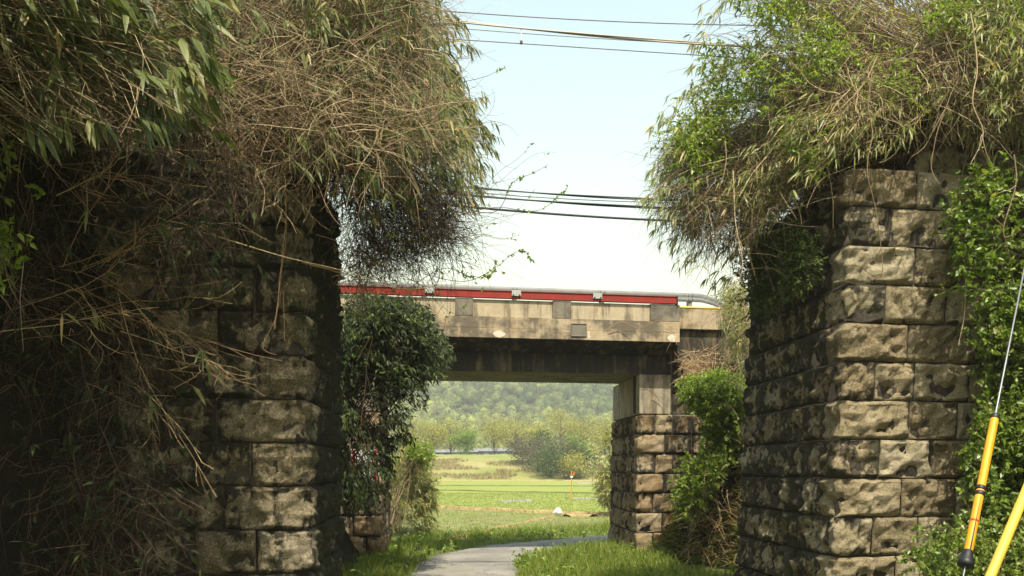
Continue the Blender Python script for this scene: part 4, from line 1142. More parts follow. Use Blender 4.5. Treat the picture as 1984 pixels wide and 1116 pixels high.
# right hand fringe: leafy drooping ends against the sky
fringe = [(860, 30), (905, 150), (950, 280), (945, 360), (900, 410), (860, 330), (830, 150), (820, 40)]
n = 320; tips = in_volume(fringe, n, 9.8, 12.6); rts = roots_in(n, (-3.2, -2.2), (9.8, 12.8), (5.6, 7.2)); S = arch(rts, tips, 10, 1.0, .02); add_tubes(sg, S, .005, .0018)
dirs = nrm(S[:, -1] - S[:, -3]); lv.add(*fan(tips, dirs, 5, (.09, .17), (.11, .17), .4, .9, .3), .3); lv.add(*fan(S[:, 7], dirs, 3, (.09, .16), (.11, .17), .6, .8, .2), .3)
# stray culms at the outline
out = np.array([(835, 10), (865, 45), (890, 60), (915, 100), (890, 140), (925, 200), (945, 250), (955, 280), (940, 330), (915, 400), (880, 30), (900, 230), (930, 370)]); i = R.integers(0, len(out), 110)
p = out[i] + R.normal(size=(110, 2)) * 11; Y = R.uniform(9.8, 12.4, 110); tips = np.column_stack([(p[:, 0] - 992) / F * Y, Y, EYE + (905 - p[:, 1]) / F * Y]); rts = tips + np.column_stack([-R.uniform(.6, 1.3, 110), R.normal(size=110) * .3, R.uniform(-.1, .4, 110)])
S = arch(rts, tips, 9, .35, .012); add_tubes(sg, S, .0035, .0014); d = nrm(S[:, -1] - S[:, -3]); lv.add(*fan(tips, d, 5, (.09, .18), (.11, .16), .4, .8, .12), .3)
# the deep dark inside
n = 900; tips = np.concatenate([in_volume([(-80, -160), (880, -160), (900, 250), (800, 380), (640, 330), (350, 330), (-80, 420)], n, 9.5, 12.5)]); rts = roots_in(n, (-6, -2.6), (9.8, 12.8), (5.2, 6.4)); S = arch(rts, tips, 8, .5, .03); add_tubes(sg, S, .006, .003, R.random(n) * .5)
lv.add(*fan(tips, nrm(S[:, -1] - S[:, -3]), 6, (.1, .2), (.14, .2), .9, .3, .4), .2)
obj('stems', sg.mesh('stem', M['stem']), lt, off, 'stuff').name = 'stem'
lv.build(lt, off, M['bamboo_leaf'], 300, False)

# ---- dry thatch of dead canes lying over the thicket
R = np.random.default_rng(102)
th = thing('dead_cane_mat', 'tan mat of dead leafless canes lying over the bamboo thicket', 'dead canes', tuple(off)); sg = Geo()
TB = [(260, 60), (480, 0), (600, -60), (800, -60), (830, 120), (850, 250), (820, 300), (740, 300), (640, 290), (560, 250), (430, 260), (260, 230)]
n = 4600; p0 = in_volume(TB, n, 7.7, 11.0)
D = nrm(np.column_stack([R.normal(size=n) * .9 + .25, R.normal(size=n) * .45 - .25, R.normal(size=n) * .5 - .25])); S = walk(p0, D, 7, R.uniform(.05, .14, n), .15, .05); add_tubes(sg, S, .0036, .0014, np.clip(R.normal(size=n) * .25 + .6, 0, 1))
# loose dead vines hanging off the lower edge before the dark wall
m = 260; p0 = in_volume([(330, 230), (430, 240), (640, 270), (690, 330), (640, 370), (420, 330), (330, 300)], m, 8.0, 9.1); Sv = walk(p0, nrm(R.normal(size=(m, 3)) * .6 + [0, 0, -1]), 11, R.uniform(.03, .08, m), .28, .12); add_tubes(sg, Sv, .0036, .0014, np.clip(R.normal(size=m) * .25 + .5, 0, 1))
# fine side shoots
i = R.integers(0, n, 5200); q = R.integers(1, 6, 5200); p0 = S[i, q]; D = nrm(S[i, q + 1] - S[i, q] + R.normal(size=(5200, 3)) * .05); D = nrm(D / 1 + R.normal(size=D.shape) * .6)
S2 = walk(p0, D, 5, R.uniform(.03, .09, 5200), .12, .04); add_tubes(sg, S2, .0026, .001, np.clip(R.normal(size=5200) * .25 + .6, 0, 1))
obj('cane', sg.mesh('cane', M['stem']), th, off, 'stuff')

# ---- brown vine tangle below, against the sky
R = np.random.default_rng(103)
vt = thing('vine_tangle', 'brown leafless vine tangle hanging from the thicket edge against the sky', 'vine', tuple(off)); sg = Geo()
n = 1350; p0 = in_volume(LT, n, 9.6, 12.4); D = nrm(R.normal(size=(n, 3)) + [.35, 0, -.5]); S = walk(p0, D, 9, R.uniform(.04, .11, n), .32, .12); add_tubes(sg, S, .0036, .0014)
n = 330; p0 = in_volume([(690, 330), (900, 330), (880, 430), (790, 480), (690, 480)], n, 9.8, 12.2); D = nrm(R.normal(size=(n, 3)) * .6 + [.15, 0, -1]); S = walk(p0, D, 12, R.uniform(.03, .09, n), .2, .06); add_tubes(sg, S, .0034, .0012)
n = 420; p0 = in_volume([(650, 400), (840, 420), (800, 490), (740, 530), (660, 540)], n, 9.7, 12.3, None, 1.2); S = walk(p0, nrm(R.normal(size=(n, 3)) * .8 + [.2, 0, -.7]), 12, R.uniform(.03, .085, n), .28, .06); add_tubes(sg, S, .0034, .0012); hang = S
n = 26; tips = in_volume([(700, 320), (880, 340), (840, 450), (720, 480)], n, 10, 12); Sw = arch(roots_in(n, (-2.6, -2.2), (10, 12.4), (5.5, 6.3)), tips, 12, .5, .05); add_tubes(sg, Sw, .014, .004, None, 5)
n = 420; p0 = in_volume([(680, 300), (880, 320), (880, 450), (800, 500), (690, 500)], n, 9.8, 12); D = nrm(R.normal(size=(n, 3)) * .6 + [.9, 0, -.15]); S = walk(p0, D, 13, R.uniform(.04, .13, n), .2, .04); add_tubes(sg, S, .004, .0014)
obj('twig', sg.mesh('twig', M['twig']), vt, off, 'stuff')
tl = Leaves(); tl.add(*fan(hang[:130, 8], nrm(hang[:130, 9] - hang[:130, 7]), 4, (.04, .09), (.22, .34), .9, .3, .1), .2); e = S[R.random(n) < .4]; P_ = e[:, R.integers(6, 12)]; tl.add(*fan(e[:, -1], nrm(e[:, -1] - e[:, -3]), 4, (.03, .06), (.4, .6), .9, .1, .15), .1); tl.build(vt, off, M['shoot_leaf'], 0, True)

# ---- single long shoots with young leaves in the sky gap
def shoot(name, label, pts, Y, r, mat, leaves=0, lmat=None, L=(.03, .06), Wd=(.45, .7), start=.35, group=None, curl=.012, cat='vine', Y2=None, side=0):
    ys = np.linspace(Y, Y2 if Y2 else Y, len(pts)); c = catmull([tuple(W(p[0], p[1], y)) for p, y in zip(pts, ys)], 7)
    c = c + np.cumsum(R.normal(size=c.shape) * curl * .3, 0) * .5
    o = thing(name, label, cat, tuple(c[0]), group); of = c[0]
    g = Geo(); add_tubes(g, c[None], r, r * .4, R.random(1), 5)
    obj('stem', g.mesh('stem', mat, True), o, of)
    if side:
        i = R.integers(int(len(c) * start), len(c) - 1, side); D = nrm(c[i + 1] - c[i] + R.normal(size=(side, 3)) * .04); D = nrm(D + R.normal(size=D.shape) * .55)
        S = walk(c[i], D, 6, R.uniform(.03, .09, side), .15, .03); g = Geo(); add_tubes(g, S, r * .55, r * .2); obj('side_shoot', g.mesh('side_shoot', mat), o, of, 'stuff')
    if leaves:
        i = R.integers(int(len(c) * start), len(c), leaves); lvs = Leaves(); T = nrm(np.gradient(c, axis=0))
        lvs.add(*fan(c[i], T[i], 3, L, Wd, 1.0, .1, .05), .1); lvs.build(o, of, lmat, 0, True)
    return o
R = np.random.default_rng(104)
shoot('leafy_shoot', 'thin shoot with pale young leaves reaching highest over the cables', [(880, 400), (960, 410), (990, 355), (1030, 335), (1060, 318)], 11, .005, M['twig'], 16, M['shoot_leaf'], (.03, .055))
shoot('leafy_shoot', 'thin shoot with pale leaves crossing the black cables', [(880, 420), (960, 402), (1040, 408), (1085, 378), (1102, 360)], 11, .005, M['twig'], 16, M['shoot_leaf'], (.03, .055), group=None)
shoot('leafy_shoot', 'leafy shoot sprawling just above the guard rail', [(820, 530), (900, 545), (960, 520), (1005, 488), (1030, 510)], 11.5, .005, M['twig'], 26, M['shoot_leaf'], (.03, .06))
shoot('leafy_shoot', 'curling leafy tendril lowest beside the bridge rail', [(790, 560), (860, 520), (910, 535), (950, 530), (960, 500)], 11.2, .005, M['twig'], 26, M['shoot_leaf'], (.03, .06))
shoot('leafy_shoot', 'lone bare shoot with one tuft high in the sky gap', [(860, 170), (905, 156), (945, 147), (978, 132)], 11, .0045, M['twig'], 5, M['shoot_leaf'], (.03, .05), start=.85)
shoot('hanging_vine', 'long straight tan vine hanging down before the dark wall', [(548, 60), (551, 200), (545, 330), (552, 440), (540, 540), (528, 640), (545, 560), (550, 660)], 8.6, .006, M['straw'], 0, curl=.01)
shoot('hanging_vine', 'twisted tan vine hanging beside the long straight one', [(552, 300), (556, 420), (546, 520), (538, 610), (512, 672), (540, 690)], 8.55, .004, M['straw'], 0, curl=.012)
shoot('hanging_vine', 'thin dark vine hanging along the abutment corner', [(616, 340), (622, 420), (618, 500), (640, 560)], 9.0, .004, M['twig'], 0)
shoot('hanging_vine', 'curled vine loop hanging below the thicket edge', [(640, 330), (655, 390), (690, 418), (735, 410), (750, 360), (742, 320)], 9.3, .006, M['stem'], 0)
shoot('long_cane', 'long arching cane reaching from the left growth to the bridge', [(300, 440), (380, 447), (460, 470), (560, 500), (680, 528), (780, 560), (900, 548)], 7.6, .007, M['straw'], 0, curl=.006, Y2=9.4, cat='cane')
shoot('hanging_root', 'pale crooked root hanging before the dark evergreen tree', [(690, 700), (722, 650), (712, 700), (708, 760), (700, 830), (712, 870)], 12.6, .008, M['stem'], 0, side=8, start=.0, cat='root')
shoot('hanging_root', 'pale forked root in front of the evergreen leaves', [(770, 640), (764, 670), (778, 690), (752, 715)], 14, .008, M['stem'], 0, side=5, start=.0, cat='root')

# ---- sprays of dead canes lit before the dark bank
R = np.random.default_rng(105)
def spray(label, root, ends, Y, n, seed, leaf=6, Yr=None):
    global R
    R = np.random.default_rng(seed)
    a = W(*root, Yr or Y + .5); o = thing('dead_cane', label, 'dead cane', tuple(a), 'dead canes before the dark bank')
    e = np.array([W(*ends[R.integers(len(ends))], Y + R.normal() * .25) for _ in range(n)]) + R.normal(size=(n, 3)) * .14
    s0 = a + R.normal(size=(n, 3)) * .05
    s0 = s0 + R.normal(size=(n, 3)) * [.16, .2, .16]
    S = bez(s0, s0 + (e - s0) * .35 + R.normal(size=(n, 3)) * .09 + [0, 0, .12], s0 + (e - s0) * .7 + R.normal(size=(n, 3)) * .09, e, 10, .012)
    S[:, 5:] += (R.normal(size=(n, 1, 3)) * .07) * np.arange(1, 6)[None, :, None] / 3
    g = Geo(); add_tubes(g, S, .0044, .0014, np.clip(R.normal(size=n) * .3 + .4, 0, 1), 4)
    obj('culm', g.mesh('culm', M['straw'], True), o, a, 'stuff')
    i = R.integers(0, n, n * 4); q = R.integers(3, 8, n * 4); D = nrm(nrm(S[i, q + 1] - S[i, q]) + R.normal(size=(n * 4, 3)) * .55)
    S2 = walk(S[i, q], D, 6, R.uniform(.02, .08, n * 4), .16, .04); g = Geo(); add_tubes(g, S2, .003, .0012, np.clip(R.normal(size=n * 4) * .25 + .5, 0, 1)); obj('twig', g.mesh('twig', M['straw']), o, a, 'stuff')
    if leaf:
        l = Leaves(); k = R.integers(0, n, leaf); l.add(*fan(S[k, 6], nrm(S[k, 7] - S[k, 5]), 2, (.1, .2), (.12, .18), .6, .9, .1), .3); l.build(o, a, M['bamboo_leaf'], 0)
spray('spray of bright dead canes at mid height bending down over the stones', (190, 560), [(470, 565), (380, 700), (430, 760), (500, 740), (330, 860), (350, 900), (440, 690)], 7.2, 13, 1)
spray('dead cane spray pointing right at the level of the long arching cane', (180, 520), [(340, 350), (400, 410), (430, 400), (330, 420), (300, 330), (380, 480)], 6.9, 10, 2)
spray('dead cane spray spreading across the dark gap under the thicket', (120, 330), [(300, 300), (420, 330), (360, 380), (250, 400), (200, 470), (430, 280)], 7.0, 10, 3)
spray('flat dead canes lying across the lower dark growth', (20, 620), [(200, 640), (300, 600), (240, 700), (170, 580), (280, 560)], 6.8, 8, 4)
spray('drooping dead canes over the lowest stones', (250, 690), [(330, 880), (300, 820), (400, 830), (490, 715), (500, 730), (410, 880)], 7.3, 8, 5)
spray('tan canes reaching from the abutment corner across the red beam end', (650, 525), [(800, 566), (770, 585), (830, 575), (760, 560), (735, 600), (850, 545)], 10.4, 11, 7, 0, 9.6)
spray('thin canes crossing below the overhang of the thicket', (420, 260), [(560, 330), (640, 400), (520, 440), (600, 300), (500, 480)], 8.3, 10, 6)

# ---- undergrowth on the dark bank
R = np.random.default_rng(106)
ug = Geo(); us = Geo()
n = 3000; p0 = in_volume([(-60, 250), (330, 260), (470, 340), (420, 500), (330, 620), (340, 900), (330, 1160), (-60, 1160)], n, 7.0, 8.9); D = nrm(R.normal(size=(n, 3)) + [.2, -.4, -.3]); S = walk(p0, D, 7, R.uniform(.04, .12, n), .16, .1); add_tubes(us, S, .0033, .0014, np.clip(R.random(n) ** 2 * .8, 0, 1))  # twig tones skewed dark, painting in the shade of the bank
o = obj('dead_undergrowth', us.mesh('dead_undergrowth', M['twig']), kind='stuff')
P, D, N, l, w, rn = fan(S[::3, -1], nrm(S[::3, -1] - S[::3, -3]), 3, (.05, .12), (.2, .4), .9, .5, .2); add_leaves(ug, P, D, N, l, w, rn, .2, True)
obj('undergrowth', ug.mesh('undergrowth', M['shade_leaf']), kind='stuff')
sp = thing('climbing_plant', 'bright young climber with lobed leaves at the picture edge over the dark bank', 'climber', tuple(W(20, 560, 6.4)))
of = np.array(sp.location); lvs = Leaves(); n = 60; tips = in_volume([(-30, 250), (45, 260), (60, 330), (70, 420), (30, 560), (-30, 560)], n, 6.2, 6.8); lvs.add(*fan(tips, nrm(R.normal(size=(n, 3))), 5, (.05, .09), (.4, .55), .8, .2, .1), .2)
lvs.build(sp, of, M['shoot_leaf'], 60, False)
g = Geo(); S = walk(tips[:24], nrm(R.normal(size=(24, 3)) * .3 + [0, 0, -1]), 8, .1, .15, .1); add_tubes(g, S, .004, .002); obj('stem', g.mesh('stem', M['twig']), sp, of, 'stuff')

# ---- dark evergreen tree between the bridges
R = np.random.default_rng(107)
TR = [(600, 560), (760, 565), (830, 590), (850, 630), (870, 650), (892, 700), (872, 730), (835, 740), (840, 790), (805, 810), (806, 860), (768, 880), (762, 920), (745, 985), (700, 1000), (640, 1000), (600, 900)]
of = np.array([-3.6, 17.0, .6]); et = thing('evergreen_tree', 'dark evergreen tree with pinnate leaves hanging before the far bridge', 'tree', tuple(of))
n = 2300; tips = np.concatenate([in_volume(TR, n - 300, 15.6, 18.4), in_volume([(700, 570), (845, 600), (885, 690), (850, 740), (800, 850), (760, 880)], 300, 15.4, 16.4)])
ex = 992 + tips[:, 0] / tips[:, 1] * F; ey = 905 - (tips[:, 2] - EYE) / tips[:, 1] * F; gap = (ex > 668) & (ex < 745) & (ey > 850) & (ey < 945)
tips = tips[~gap | (R.random(n) < .06)]; n = len(tips)
tg = Geo(); add_tubes(tg, np.array([[of + [0, 0, -.8], of + [.05, 0, .8], of + [.0, -.1, 2.0], of + [.25, -.15, 3.3], of + [.5, -.2, 4.2]]]), .11, .03, None, 8); obj('trunk', tg.mesh('trunk', M['bark'], True), et, of)
b0 = of + np.column_stack([R.normal(size=n) * .05, R.normal(size=n) * .05, R.uniform(.8, 4.2, n)]); S = arch(b0, tips, 8, .3, .03); tg = Geo(); add_tubes(tg, S[:140], .018, .004, None, 4); obj('limb', tg.mesh('limb', M['bark']), et, of, 'stuff')
tg = Geo(); add_tubes(tg, S[140:, 4:], .004, .0016); obj('twig', tg.mesh('twig', M['bark']), et, of, 'stuff')
lvs = Leaves(); dirs = nrm(nrm(S[:, -1] - S[:, -3]) + [0, 0, -.5])
for q, m in ((7, 10), (6, 7), (5, 4)):
    lvs.add(*fan(S[:, q], dirs, m, (.06, .125), (.28, .4), .8, .5, .3), .25)
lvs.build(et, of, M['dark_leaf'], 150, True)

# ---- bamboo bushes further along the lane
def bush(label, poly, Ya, Yb, base, n, seed, mat, L=(.1, .2), nm='bamboo_bush', single=0, Wd=(.12, .18), lift=.6, dry=500, cat='bush', r=.006, m=6):
    global R
    R = np.random.default_rng(seed); of = np.array(base, float); o = thing(nm, label, cat, tuple(of))
    tips = in_volume(poly, n, Ya, Yb); rts = of + R.normal(size=(n, 3)) * [.35, .35, .05]; S = arch(rts, tips, 8, lift, .03)
    g = Geo(); add_tubes(g, S[:n // 3], r, r * .3); add_tubes(g, S[n // 3:, 4:], r * .6, r * .25)
    if dry:
        p0 = in_volume(poly, dry, Ya, Yb); Sx = walk(p0, nrm(R.normal(size=(dry, 3)) + [.2, 0, -.4]), 6, R.uniform(.08, .18, dry), .12, .08); add_tubes(g, Sx, r * .7, r * .3)
    obj('stem', g.mesh('stem', M['stem']), o, of, 'stuff')
    l = Leaves(); d = nrm(S[:, -1] - S[:, -3]); l.add(*fan(tips, d, m, L, Wd, .6, .5, .3), .25); l.add(*fan(S[:, 6], d, m // 2, L, Wd, .8, .4, .2), .25)
    l.build(o, of, mat, single, True); return o
bush('bamboo bush with straw coloured leaves beside the lane under the evergreen tree', [(745, 900), (790, 850), (830, 880), (850, 930), (845, 985), (860, 1030), (740, 1040)], 26.6, 29.5, (-3.9, 28, 0), 560, 201, M['bamboo_leaf_dry'], (.14, .28), m=10, r=.004, dry=350)
bush('fresh green leafy sprig above the straw coloured bamboo bush', [(790, 850), (830, 850), (860, 900), (855, 930), (825, 890), (800, 880)], 26, 27, (-3.6, 26.8, .4), 110, 202, M['shoot_leaf'], (.08, .15), 'leafy_sprig', Wd=(.3, .45), dry=0, cat='sprig')
bush('tall olive bamboo bush peeping past the stone abutment edge', [(1140, 860), (1160, 825), (1200, 815), (1240, 900), (1240, 1000), (1165, 975), (1148, 920)], 37, 41, (5.2, 39, 0), 620, 203, M['bamboo_leaf_dry'], (.2, .4), r=.012, dry=300)

# ---- thicket over the sunlit abutment
RA = [(1400, -160), (2080, -160), (2080, 260), (1930, 250), (1850, 300), (1760, 260), (1640, 300), (1560, 390), (1440, 450), (1390, 350), (1345, 210), (1365, 130), (1420, 60)]
RB = [(1440, 60), (1370, 140), (1320, 230), (1280, 290), (1255, 370), (1270, 430), (1330, 470), (1400, 520), (1440, 500), (1500, 400), (1560, 300), (1560, 120)]
R = np.random.default_rng(301)
off = np.array([4.9, 11.8, 6.0]); rt = thing('bamboo_thicket', 'sunlit dwarf bamboo thicket crowning the granite abutment by the stay guards', 'thicket', tuple(off))
lv = Leaves(); sg = Geo()
n = 260; tips = in_volume([(1480, 230), (1620, 200), (1780, 200), (1780, 270), (1700, 300), (1620, 310), (1540, 380)], n, 9.9, 10.7); rts = roots_in(n, (4.3, 5.6), (10.7, 11.8), (5.9, 6.6)); S = arch(rts, tips, 9, .5, .02); add_tubes(sg, S, .005, .002)
d = nrm(S[:, -1] - S[:, -3]); lv.add(*fan(tips, d, 4, (.09, .19), (.08, .14), .7, .5, .25), .3)
n = 190; tips = in_volume([(1770, 150), (2010, 150), (2010, 330), (1890, 330), (1850, 250), (1780, 240)], n, 10.0, 10.5); rts = roots_in(n, (4.6, 7), (10.6, 11.8), (5.9, 6.7)); S = arch(rts, tips, 9, .6, .02); add_tubes(sg, S, .005, .002)
d = nrm(S[:, -1] - S[:, -3]); lv.add(*fan(tips, d, 3, (.09, .19), (.08, .14), .7, .5, .25), .3)
m = 240; p0 = in_volume([(1600, 120), (1990, 60), (1990, 260), (1760, 240), (1640, 260)], m, 9.95, 10.4); Sv = walk(p0, nrm(R.normal(size=(m, 3)) * .7 + [0, 0, -.7]), 11, R.uniform(.04, .10, m), .16, .08); add_tubes(sg, Sv, .005, .002, np.clip(R.normal(size=m) * .2 + .7, 0, 1))
n = 1900; tips = in_volume(RA, n, 10.25, 12.8); rts = roots_in(n, (4.3, 8), (10.9, 13.4), (5.8, 6.7)); S = arch(rts, tips, 10, .8, .02); add_tubes(sg, S, .006, .002); add_tubes(sg, S[:45], .014, .005, None, 5)
d = nrm(S[:, -1] - S[:, -3]); k = R.random(n) < .8; lv.add(*fan(tips[k], d[k], 5, (.09, .19), (.10, .16), .6, .5, .25), .3); lv.add(*fan(S[k, 7], d[k], 3, (.09, .18), (.10, .16), .9, .4, .2), .3)
n = 950; tips = in_volume(RB, n, 10.4, 13.4); rts = roots_in(n, (3.9, 5), (10.9, 13.4), (5.6, 6.6)); S = arch(rts, tips, 10, .6, .02); add_tubes(sg, S, .005, .002)
d = nrm(S[:, -1] - S[:, -3]); lv.add(*fan(tips, d, 5, (.08, .17), (.10, .16), .5, .7, .25), .3); lv.add(*fan(S[:, 7], d, 3, (.08, .16), (.10, .16), .8, .5, .2), .3)
n = 700; tips = in_volume([(1450, -160), (2080, -160), (2080, 250), (1850, 260), (1640, 260), (1520, 380), (1450, 400)], n, 11.2, 13); rts = roots_in(n, (4.4, 8), (11.2, 13), (5.6, 6.4)); S = arch(rts, tips, 8, .4, .03); add_tubes(sg, S, .006, .003, R.random(n) * .5); lv.add(*fan(tips, nrm(S[:, -1] - S[:, -3]), 7, (.1, .2), (.12, .18), .9, .3, .4), .2)
# it leans out over the ivy
n = 260; tips = in_volume([(1830, -160), (2090, -160), (2090, 230), (1930, 240), (1900, 150)], n, 9.3, 10.1); rts = roots_in(n, (4.6, 8), (10.6, 12), (5.9, 6.7)); S = arch(rts, tips, 10, .9, .02); add_tubes(sg, S, .005, .002)
d = nrm(S[:, -1] - S[:, -3]); lv.add(*fan(tips, d, 5, (.09, .19), (.10, .16), .6, .5, .25), .3); lv.add(*fan(S[:, 7], d, 3, (.09, .18), (.10, .16), .9, .4, .2), .3)
# stray culms at the outline
out = np.array([(1345, 80), (1370, 40), (1395, 20), (1330, 180), (1290, 235), (1265, 240), (1255, 330), (1250, 390), (1262, 440), (1300, 470), (1330, 500), (1390, 540), (1310, 200), (1350, 130)]); i = R.integers(0, len(out), 90)
p = out[i] + R.normal(size=(90, 2)) * 10; Y = R.uniform(10.6, 12.8, 90); tips = np.column_stack([(p[:, 0] - 992) / F * Y, Y, EYE + (905 - p[:, 1]) / F * Y]); rts = tips + np.column_stack([R.uniform(.7, 1.4, 90), R.normal(size=90) * .3, R.uniform(-.1, .4, 90)])
S = arch(rts, tips, 9, .35, .012); add_tubes(sg, S, .0035, .0014); d = nrm(S[:, -1] - S[:, -3]); lv.add(*fan(tips, d, 5, (.09, .17), (.10, .16), .4, .7, .12), .3)
# dead canes
n = 1700; p0 = np.concatenate([in_volume(RA, 900, 10.15, 11.8), in_volume([(1300, 280), (1440, 250), (1600, 280), (1560, 400), (1440, 480), (1330, 460)], 800, 10.2, 12.6)]); S = walk(p0, nrm(R.normal(size=(n, 3)) + [0, -.2, -.1]), 8, R.uniform(.04, .12, n), .06, .05); add_tubes(sg, S, .0036, .0014, np.clip(R.normal(size=n) * .3 + .45, 0, 1))
obj('stem', sg.mesh('stem', M['stem']), rt, off, 'stuff'); lv.build(rt, off, M['bamboo_leaf_dry'], 300, False)
# green scrambling shrub through it
R = np.random.default_rng(302)
gs = thing('scrambling_shrub', 'fresh green scrambling shrub growing through the sunlit thicket', 'shrub', tuple(off)); lv = Leaves(); sg = Geo()
zones = [([(1440, 120), (1640, 60), (1760, 100), (1700, 200), (1560, 240), (1440, 260)], 55, 9.7, 10.8), ([(1330, 150), (1400, 90), (1480, 110), (1460, 200), (1380, 260), (1340, 330), (1300, 300)], 210, 10.2, 12), ([(1780, -100), (1990, -100), (1990, 60), (1880, 70), (1790, 50)], 150, 10.0, 10.8), ([(1550, 60), (1640, 40), (1650, 120), (1570, 130)], 60, 9.6, 10.6),
         ([(1440, -60), (1580, -60), (1560, 40), (1440, 40)], 110, 10, 11.5), ([(1340, 180), (1420, 170), (1380, 330), (1330, 330)], 120, 10.2, 11.4), ([(1540, 260), (1570, 260), (1600, 330), (1540, 320)], 30, 10, 10.5), ([(1700, 150), (1780, 130), (1760, 220)], 25, 9.8, 10.4)]
for poly, n, a, b in zones:
    tips = in_volume(poly, n, a, b); D = nrm(R.normal(size=(n, 3)) + [-.2, -.3, .1]); S = walk(tips, D, 6, .07, .2, .02); add_tubes(sg, S, .004, .0015)
    for q in range(1, 6): lv.add(*fan(S[:, q], nrm(S[:, q] - S[:, q - 1]), 4, (.035, .07), (.4, .55), 1.0, .1, .08), .1)
obj('stem', sg.mesh('stem', M['twig']), gs, off, 'stuff'); lv.build(gs, off, M['shoot_leaf'], 0, True)
# twig tangle hanging at its end
R = np.random.default_rng(303)
rv = thing('vine_tangle', 'dark twig tangle hanging from the sunlit thicket towards the gap', 'vine', tuple(off)); sg = Geo()
n = 1500; p0 = in_volume([(1300, 260), (1440, 250), (1500, 330), (1440, 470), (1330, 450), (1280, 360)], n, 10.8, 13); S = walk(p0, nrm(R.normal(size=(n, 3)) + [-.2, 0, -.6]), 9, R.uniform(.04, .1, n), .3, .15); add_tubes(sg, S, .0034, .0013)
n = 110; p0 = in_volume([(1265, 400), (1440, 400), (1430, 500), (1280, 450)], n, 11, 13); S = walk(p0, nrm(R.normal(size=(n, 3)) * .25 + [0, 0, -1]), 12, R.uniform(.03, .075, n), .16, .12); add_tubes(sg, S, .0035, .0012)
obj('twig', sg.mesh('twig', M['twig']), rv, off, 'stuff')
R = np.random.default_rng(304)
for lb, pts, Y in (('pale root hanging lowest over the granite face', [(1690, 140), (1682, 200), (1690, 260), (1680, 330), (1700, 420), (1712, 520), (1700, 540)], 9.9), ('stout pale root dangling before the highest stone', [(1830, 60), (1855, 140), (1838, 190), (1815, 260), (1806, 328)], 9.7),
                   ('forked pale root at the top corner over the ivy', [(1880, 20), (1895, 130), (1885, 200), (1905, 260), (1880, 320)], 9.4), ('thin root hanging before the shaded side face', [(1420, 330), (1425, 430), (1440, 520), (1415, 560)], 10.4),
                   ('slanting root lying over the corner stones', [(1700, 110), (1670, 170), (1620, 220)], 9.7), ('brown root hanging on the ivy edge of the granite', [(1870, 480), (1872, 560), (1868, 620), (1858, 670)], 9.95), ('pale twig crossing before the ivy', [(1965, 300), (1970, 360), (1945, 440), (1950, 470)], 9.2)):
    shoot('hanging_root', lb, pts, Y, .0085, M['stem'], 0, curl=.012, side=5, cat='root')

# ---- climbers
def climber(label, poly, n, seed, mat, Ya, Yb, fn=None, L=(.03, .06), Wd=(.42, .6), single=0, m=5, nm='climbing_plant', of=None, cat='climber', stem='twig', up=.2):
    global R
    R = np.random.default_rng(seed); tips = in_volume(poly, n, Ya, Yb, fn, .95); of = np.array(of if of is not None else tips.mean(0)); o = thing(nm, label, cat, tuple(of))
    dn = np.array([np.clip(noise.noise(Vector(p * 1.7)) + noise.noise(Vector(p * 4.1)) * .6 + .72, 0, 1) for p in tips]); tips = tips[R.random(n) < dn]; n = len(tips)
    S = walk(tips, nrm(R.normal(size=(n, 3)) + [0, -.4, up]), 6, R.uniform(.03, .07, n), .2, .05); g = Geo(); add_tubes(g, S, .0035, .0014); obj('stem', g.mesh('stem', M[stem]), o, of, 'stuff')
    l = Leaves()
    for q in (2, 4, 5): l.add(*fan(S[:, q], nrm(S[:, q] - S[:, q - 1]), m, L, Wd, .9, .15, .08), .12)
    l.build(o, of, mat, single, not single); return o
wall_r = lambda p: 9.72 / (1 - .171 / F * (p[:, 0] - 992))
climber('fresh green ivy curtain covering the wall behind the stay guards', [(1835, 410), (1890, 340), (2060, 280), (2060, 1220), (1800, 1220), (1860, 1040), (1890, 960), (1875, 900), (1915, 780), (1895, 620), (1865, 540)], 5000, 401, M['vine_leaf'], .05, .95, wall_r, (.022, .082), (.40, .62), 250, 5, of=(5.6, 10.4, 0))
climber('small dark leaved fern climber on the shaded inner face', [(1440, 470), (1490, 410), (1560, 400), (1570, 480), (1545, 560), (1500, 610), (1455, 590)], 900, 402, M['mid_leaf'], .0, .35, lambda p: np.interp(p[:, 0], [1440, 1570], [13.0, 10.75]), (.03, .06), of=(3.5, 11.6, 0))
climber('bright green vine trailing down the bank by the far abutment', [(1325, 745), (1370, 728), (1440, 730), (1450, 830), (1425, 870), (1400, 900), (1370, 950), (1335, 1000), (1305, 1000), (1315, 945), (1345, 870), (1380, 805), (1350, 785), (1325, 770)], 2900, 403, M['shoot_leaf'], 18.0, 19.3, None, (.05, .09), (.45, .65), 0, 6, of=(4.2, 19.6, 0))
climber('sparse ivy at the foot of the yellow guards', [(1780, 1050), (1900, 1000), (2040, 980), (2040, 1220), (1760, 1220)], 700, 404, M['vine_leaf'], 8.6, 9.8, None, (.03, .06), of=(4.8, 9.2, 0))
R = np.random.default_rng(405)
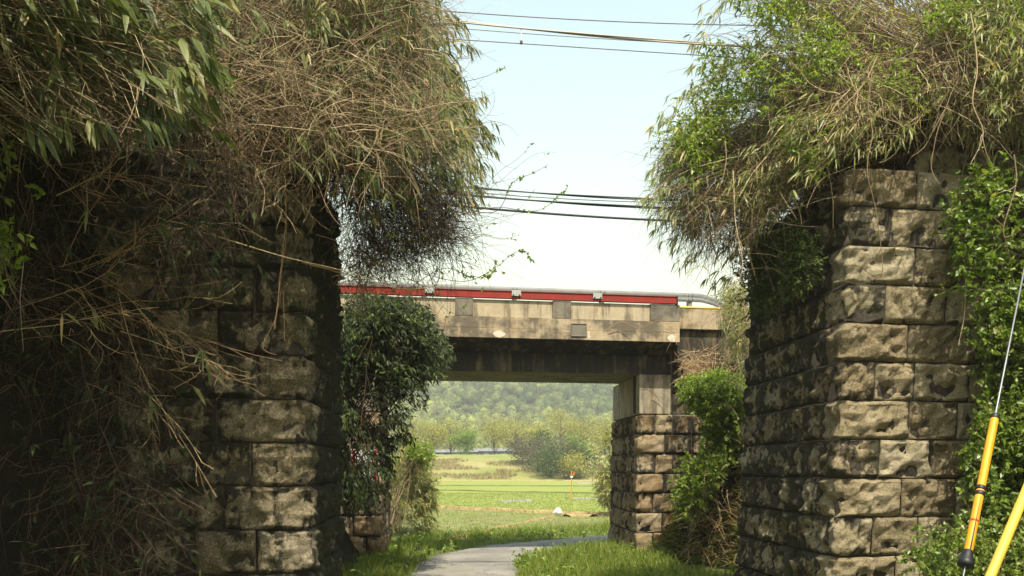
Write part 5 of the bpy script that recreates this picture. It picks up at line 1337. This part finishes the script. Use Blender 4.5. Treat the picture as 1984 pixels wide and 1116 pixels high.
# withered grass and scrub on the bank between the bridges
A = np.column_stack([R.uniform(3.0, 6.5, 16000), R.uniform(16, 21.2, 16000)]); z = BANKZ[3](A); k = (z > .05) & (z < 4.3); A, z = A[k], z[k]
blades('withered_grass', np.column_stack([A, z - .03]), R.uniform(.15, .5, len(A)), .016, M['grass_dry'], .9, None, 'stuff', .9)
k = R.random(len(A)) < .85; blades('verge_grass', np.column_stack([A[k], z[k] - .03]), R.uniform(.15, .45, k.sum()), .016, M['grass'], .8, None, 'stuff', .7)
us = Geo(); n = 170; p0 = in_volume([(1350, 900), (1400, 830), (1440, 800), (1440, 1090), (1330, 1080), (1300, 1010)], n, 18.0, 19.3); S = walk(p0, nrm(R.normal(size=(n, 3)) + [-.3, -.3, -.2]), 7, R.uniform(.05, .13, n), .15, .1); add_tubes(us, S, .006, .0025)
n = 500; p0 = in_volume([(1320, 690), (1430, 640), (1440, 740), (1330, 745)], n, 19.4, 20.6); S = walk(p0, nrm(R.normal(size=(n, 3)) + [-.3, -.3, -.4]), 6, R.uniform(.05, .12, n), .2, .1); add_tubes(us, S, .005, .002)
obj('dead_scrub', us.mesh('dead_scrub', M['straw']), kind='stuff')
bush('withered leafy bamboo tuft hanging beside the wing wall', [(1385, 560), (1440, 540), (1440, 760), (1400, 740), (1400, 640)], 15.5, 17.5, (4.6, 16.6, 4.2), 200, 406, M['bamboo_leaf_dry'], (.08, .16), 'bamboo_tuft', dry=120, cat='tuft')
R = np.random.default_rng(407)
for lb, pts in (('pale dead root stuck on the parapet ledge', [(1180, 636), (1205, 624), (1240, 636), (1275, 622), (1310, 640)]), ('short pale root on the girder end', [(1285, 640), (1305, 648), (1312, 668)])):
    shoot('dead_root', lb, pts, 20.25, .009, M['straw'], 0, curl=.006, side=6, start=0, cat='root')

# ------------------------------------------------------------------ air
hz = bpy.data.materials.new('haze_air'); hz.use_nodes = True
nt = hz.node_tree; nt.nodes.remove(nt.nodes['Principled BSDF']); pv = nt.nodes.new('ShaderNodeVolumePrincipled')
pv.inputs['Color'].default_value = (.98, .98, .97, 1); pv.inputs['Density'].default_value = .00058; pv.inputs['Anisotropy'].default_value = .2
nt.links.new(pv.outputs[0], nt.nodes['Material Output'].inputs['Volume'])
me = mk_mesh('haze', box_v(-2600, 2600, -300, 3100, -3, 140), [BOXF], hz)
bm = bmesh.new(); bm.from_mesh(me); bmesh.ops.recalc_face_normals(bm, faces=bm.faces); bm.to_mesh(me); bm.free()
obj('haze', me, kind='stuff')
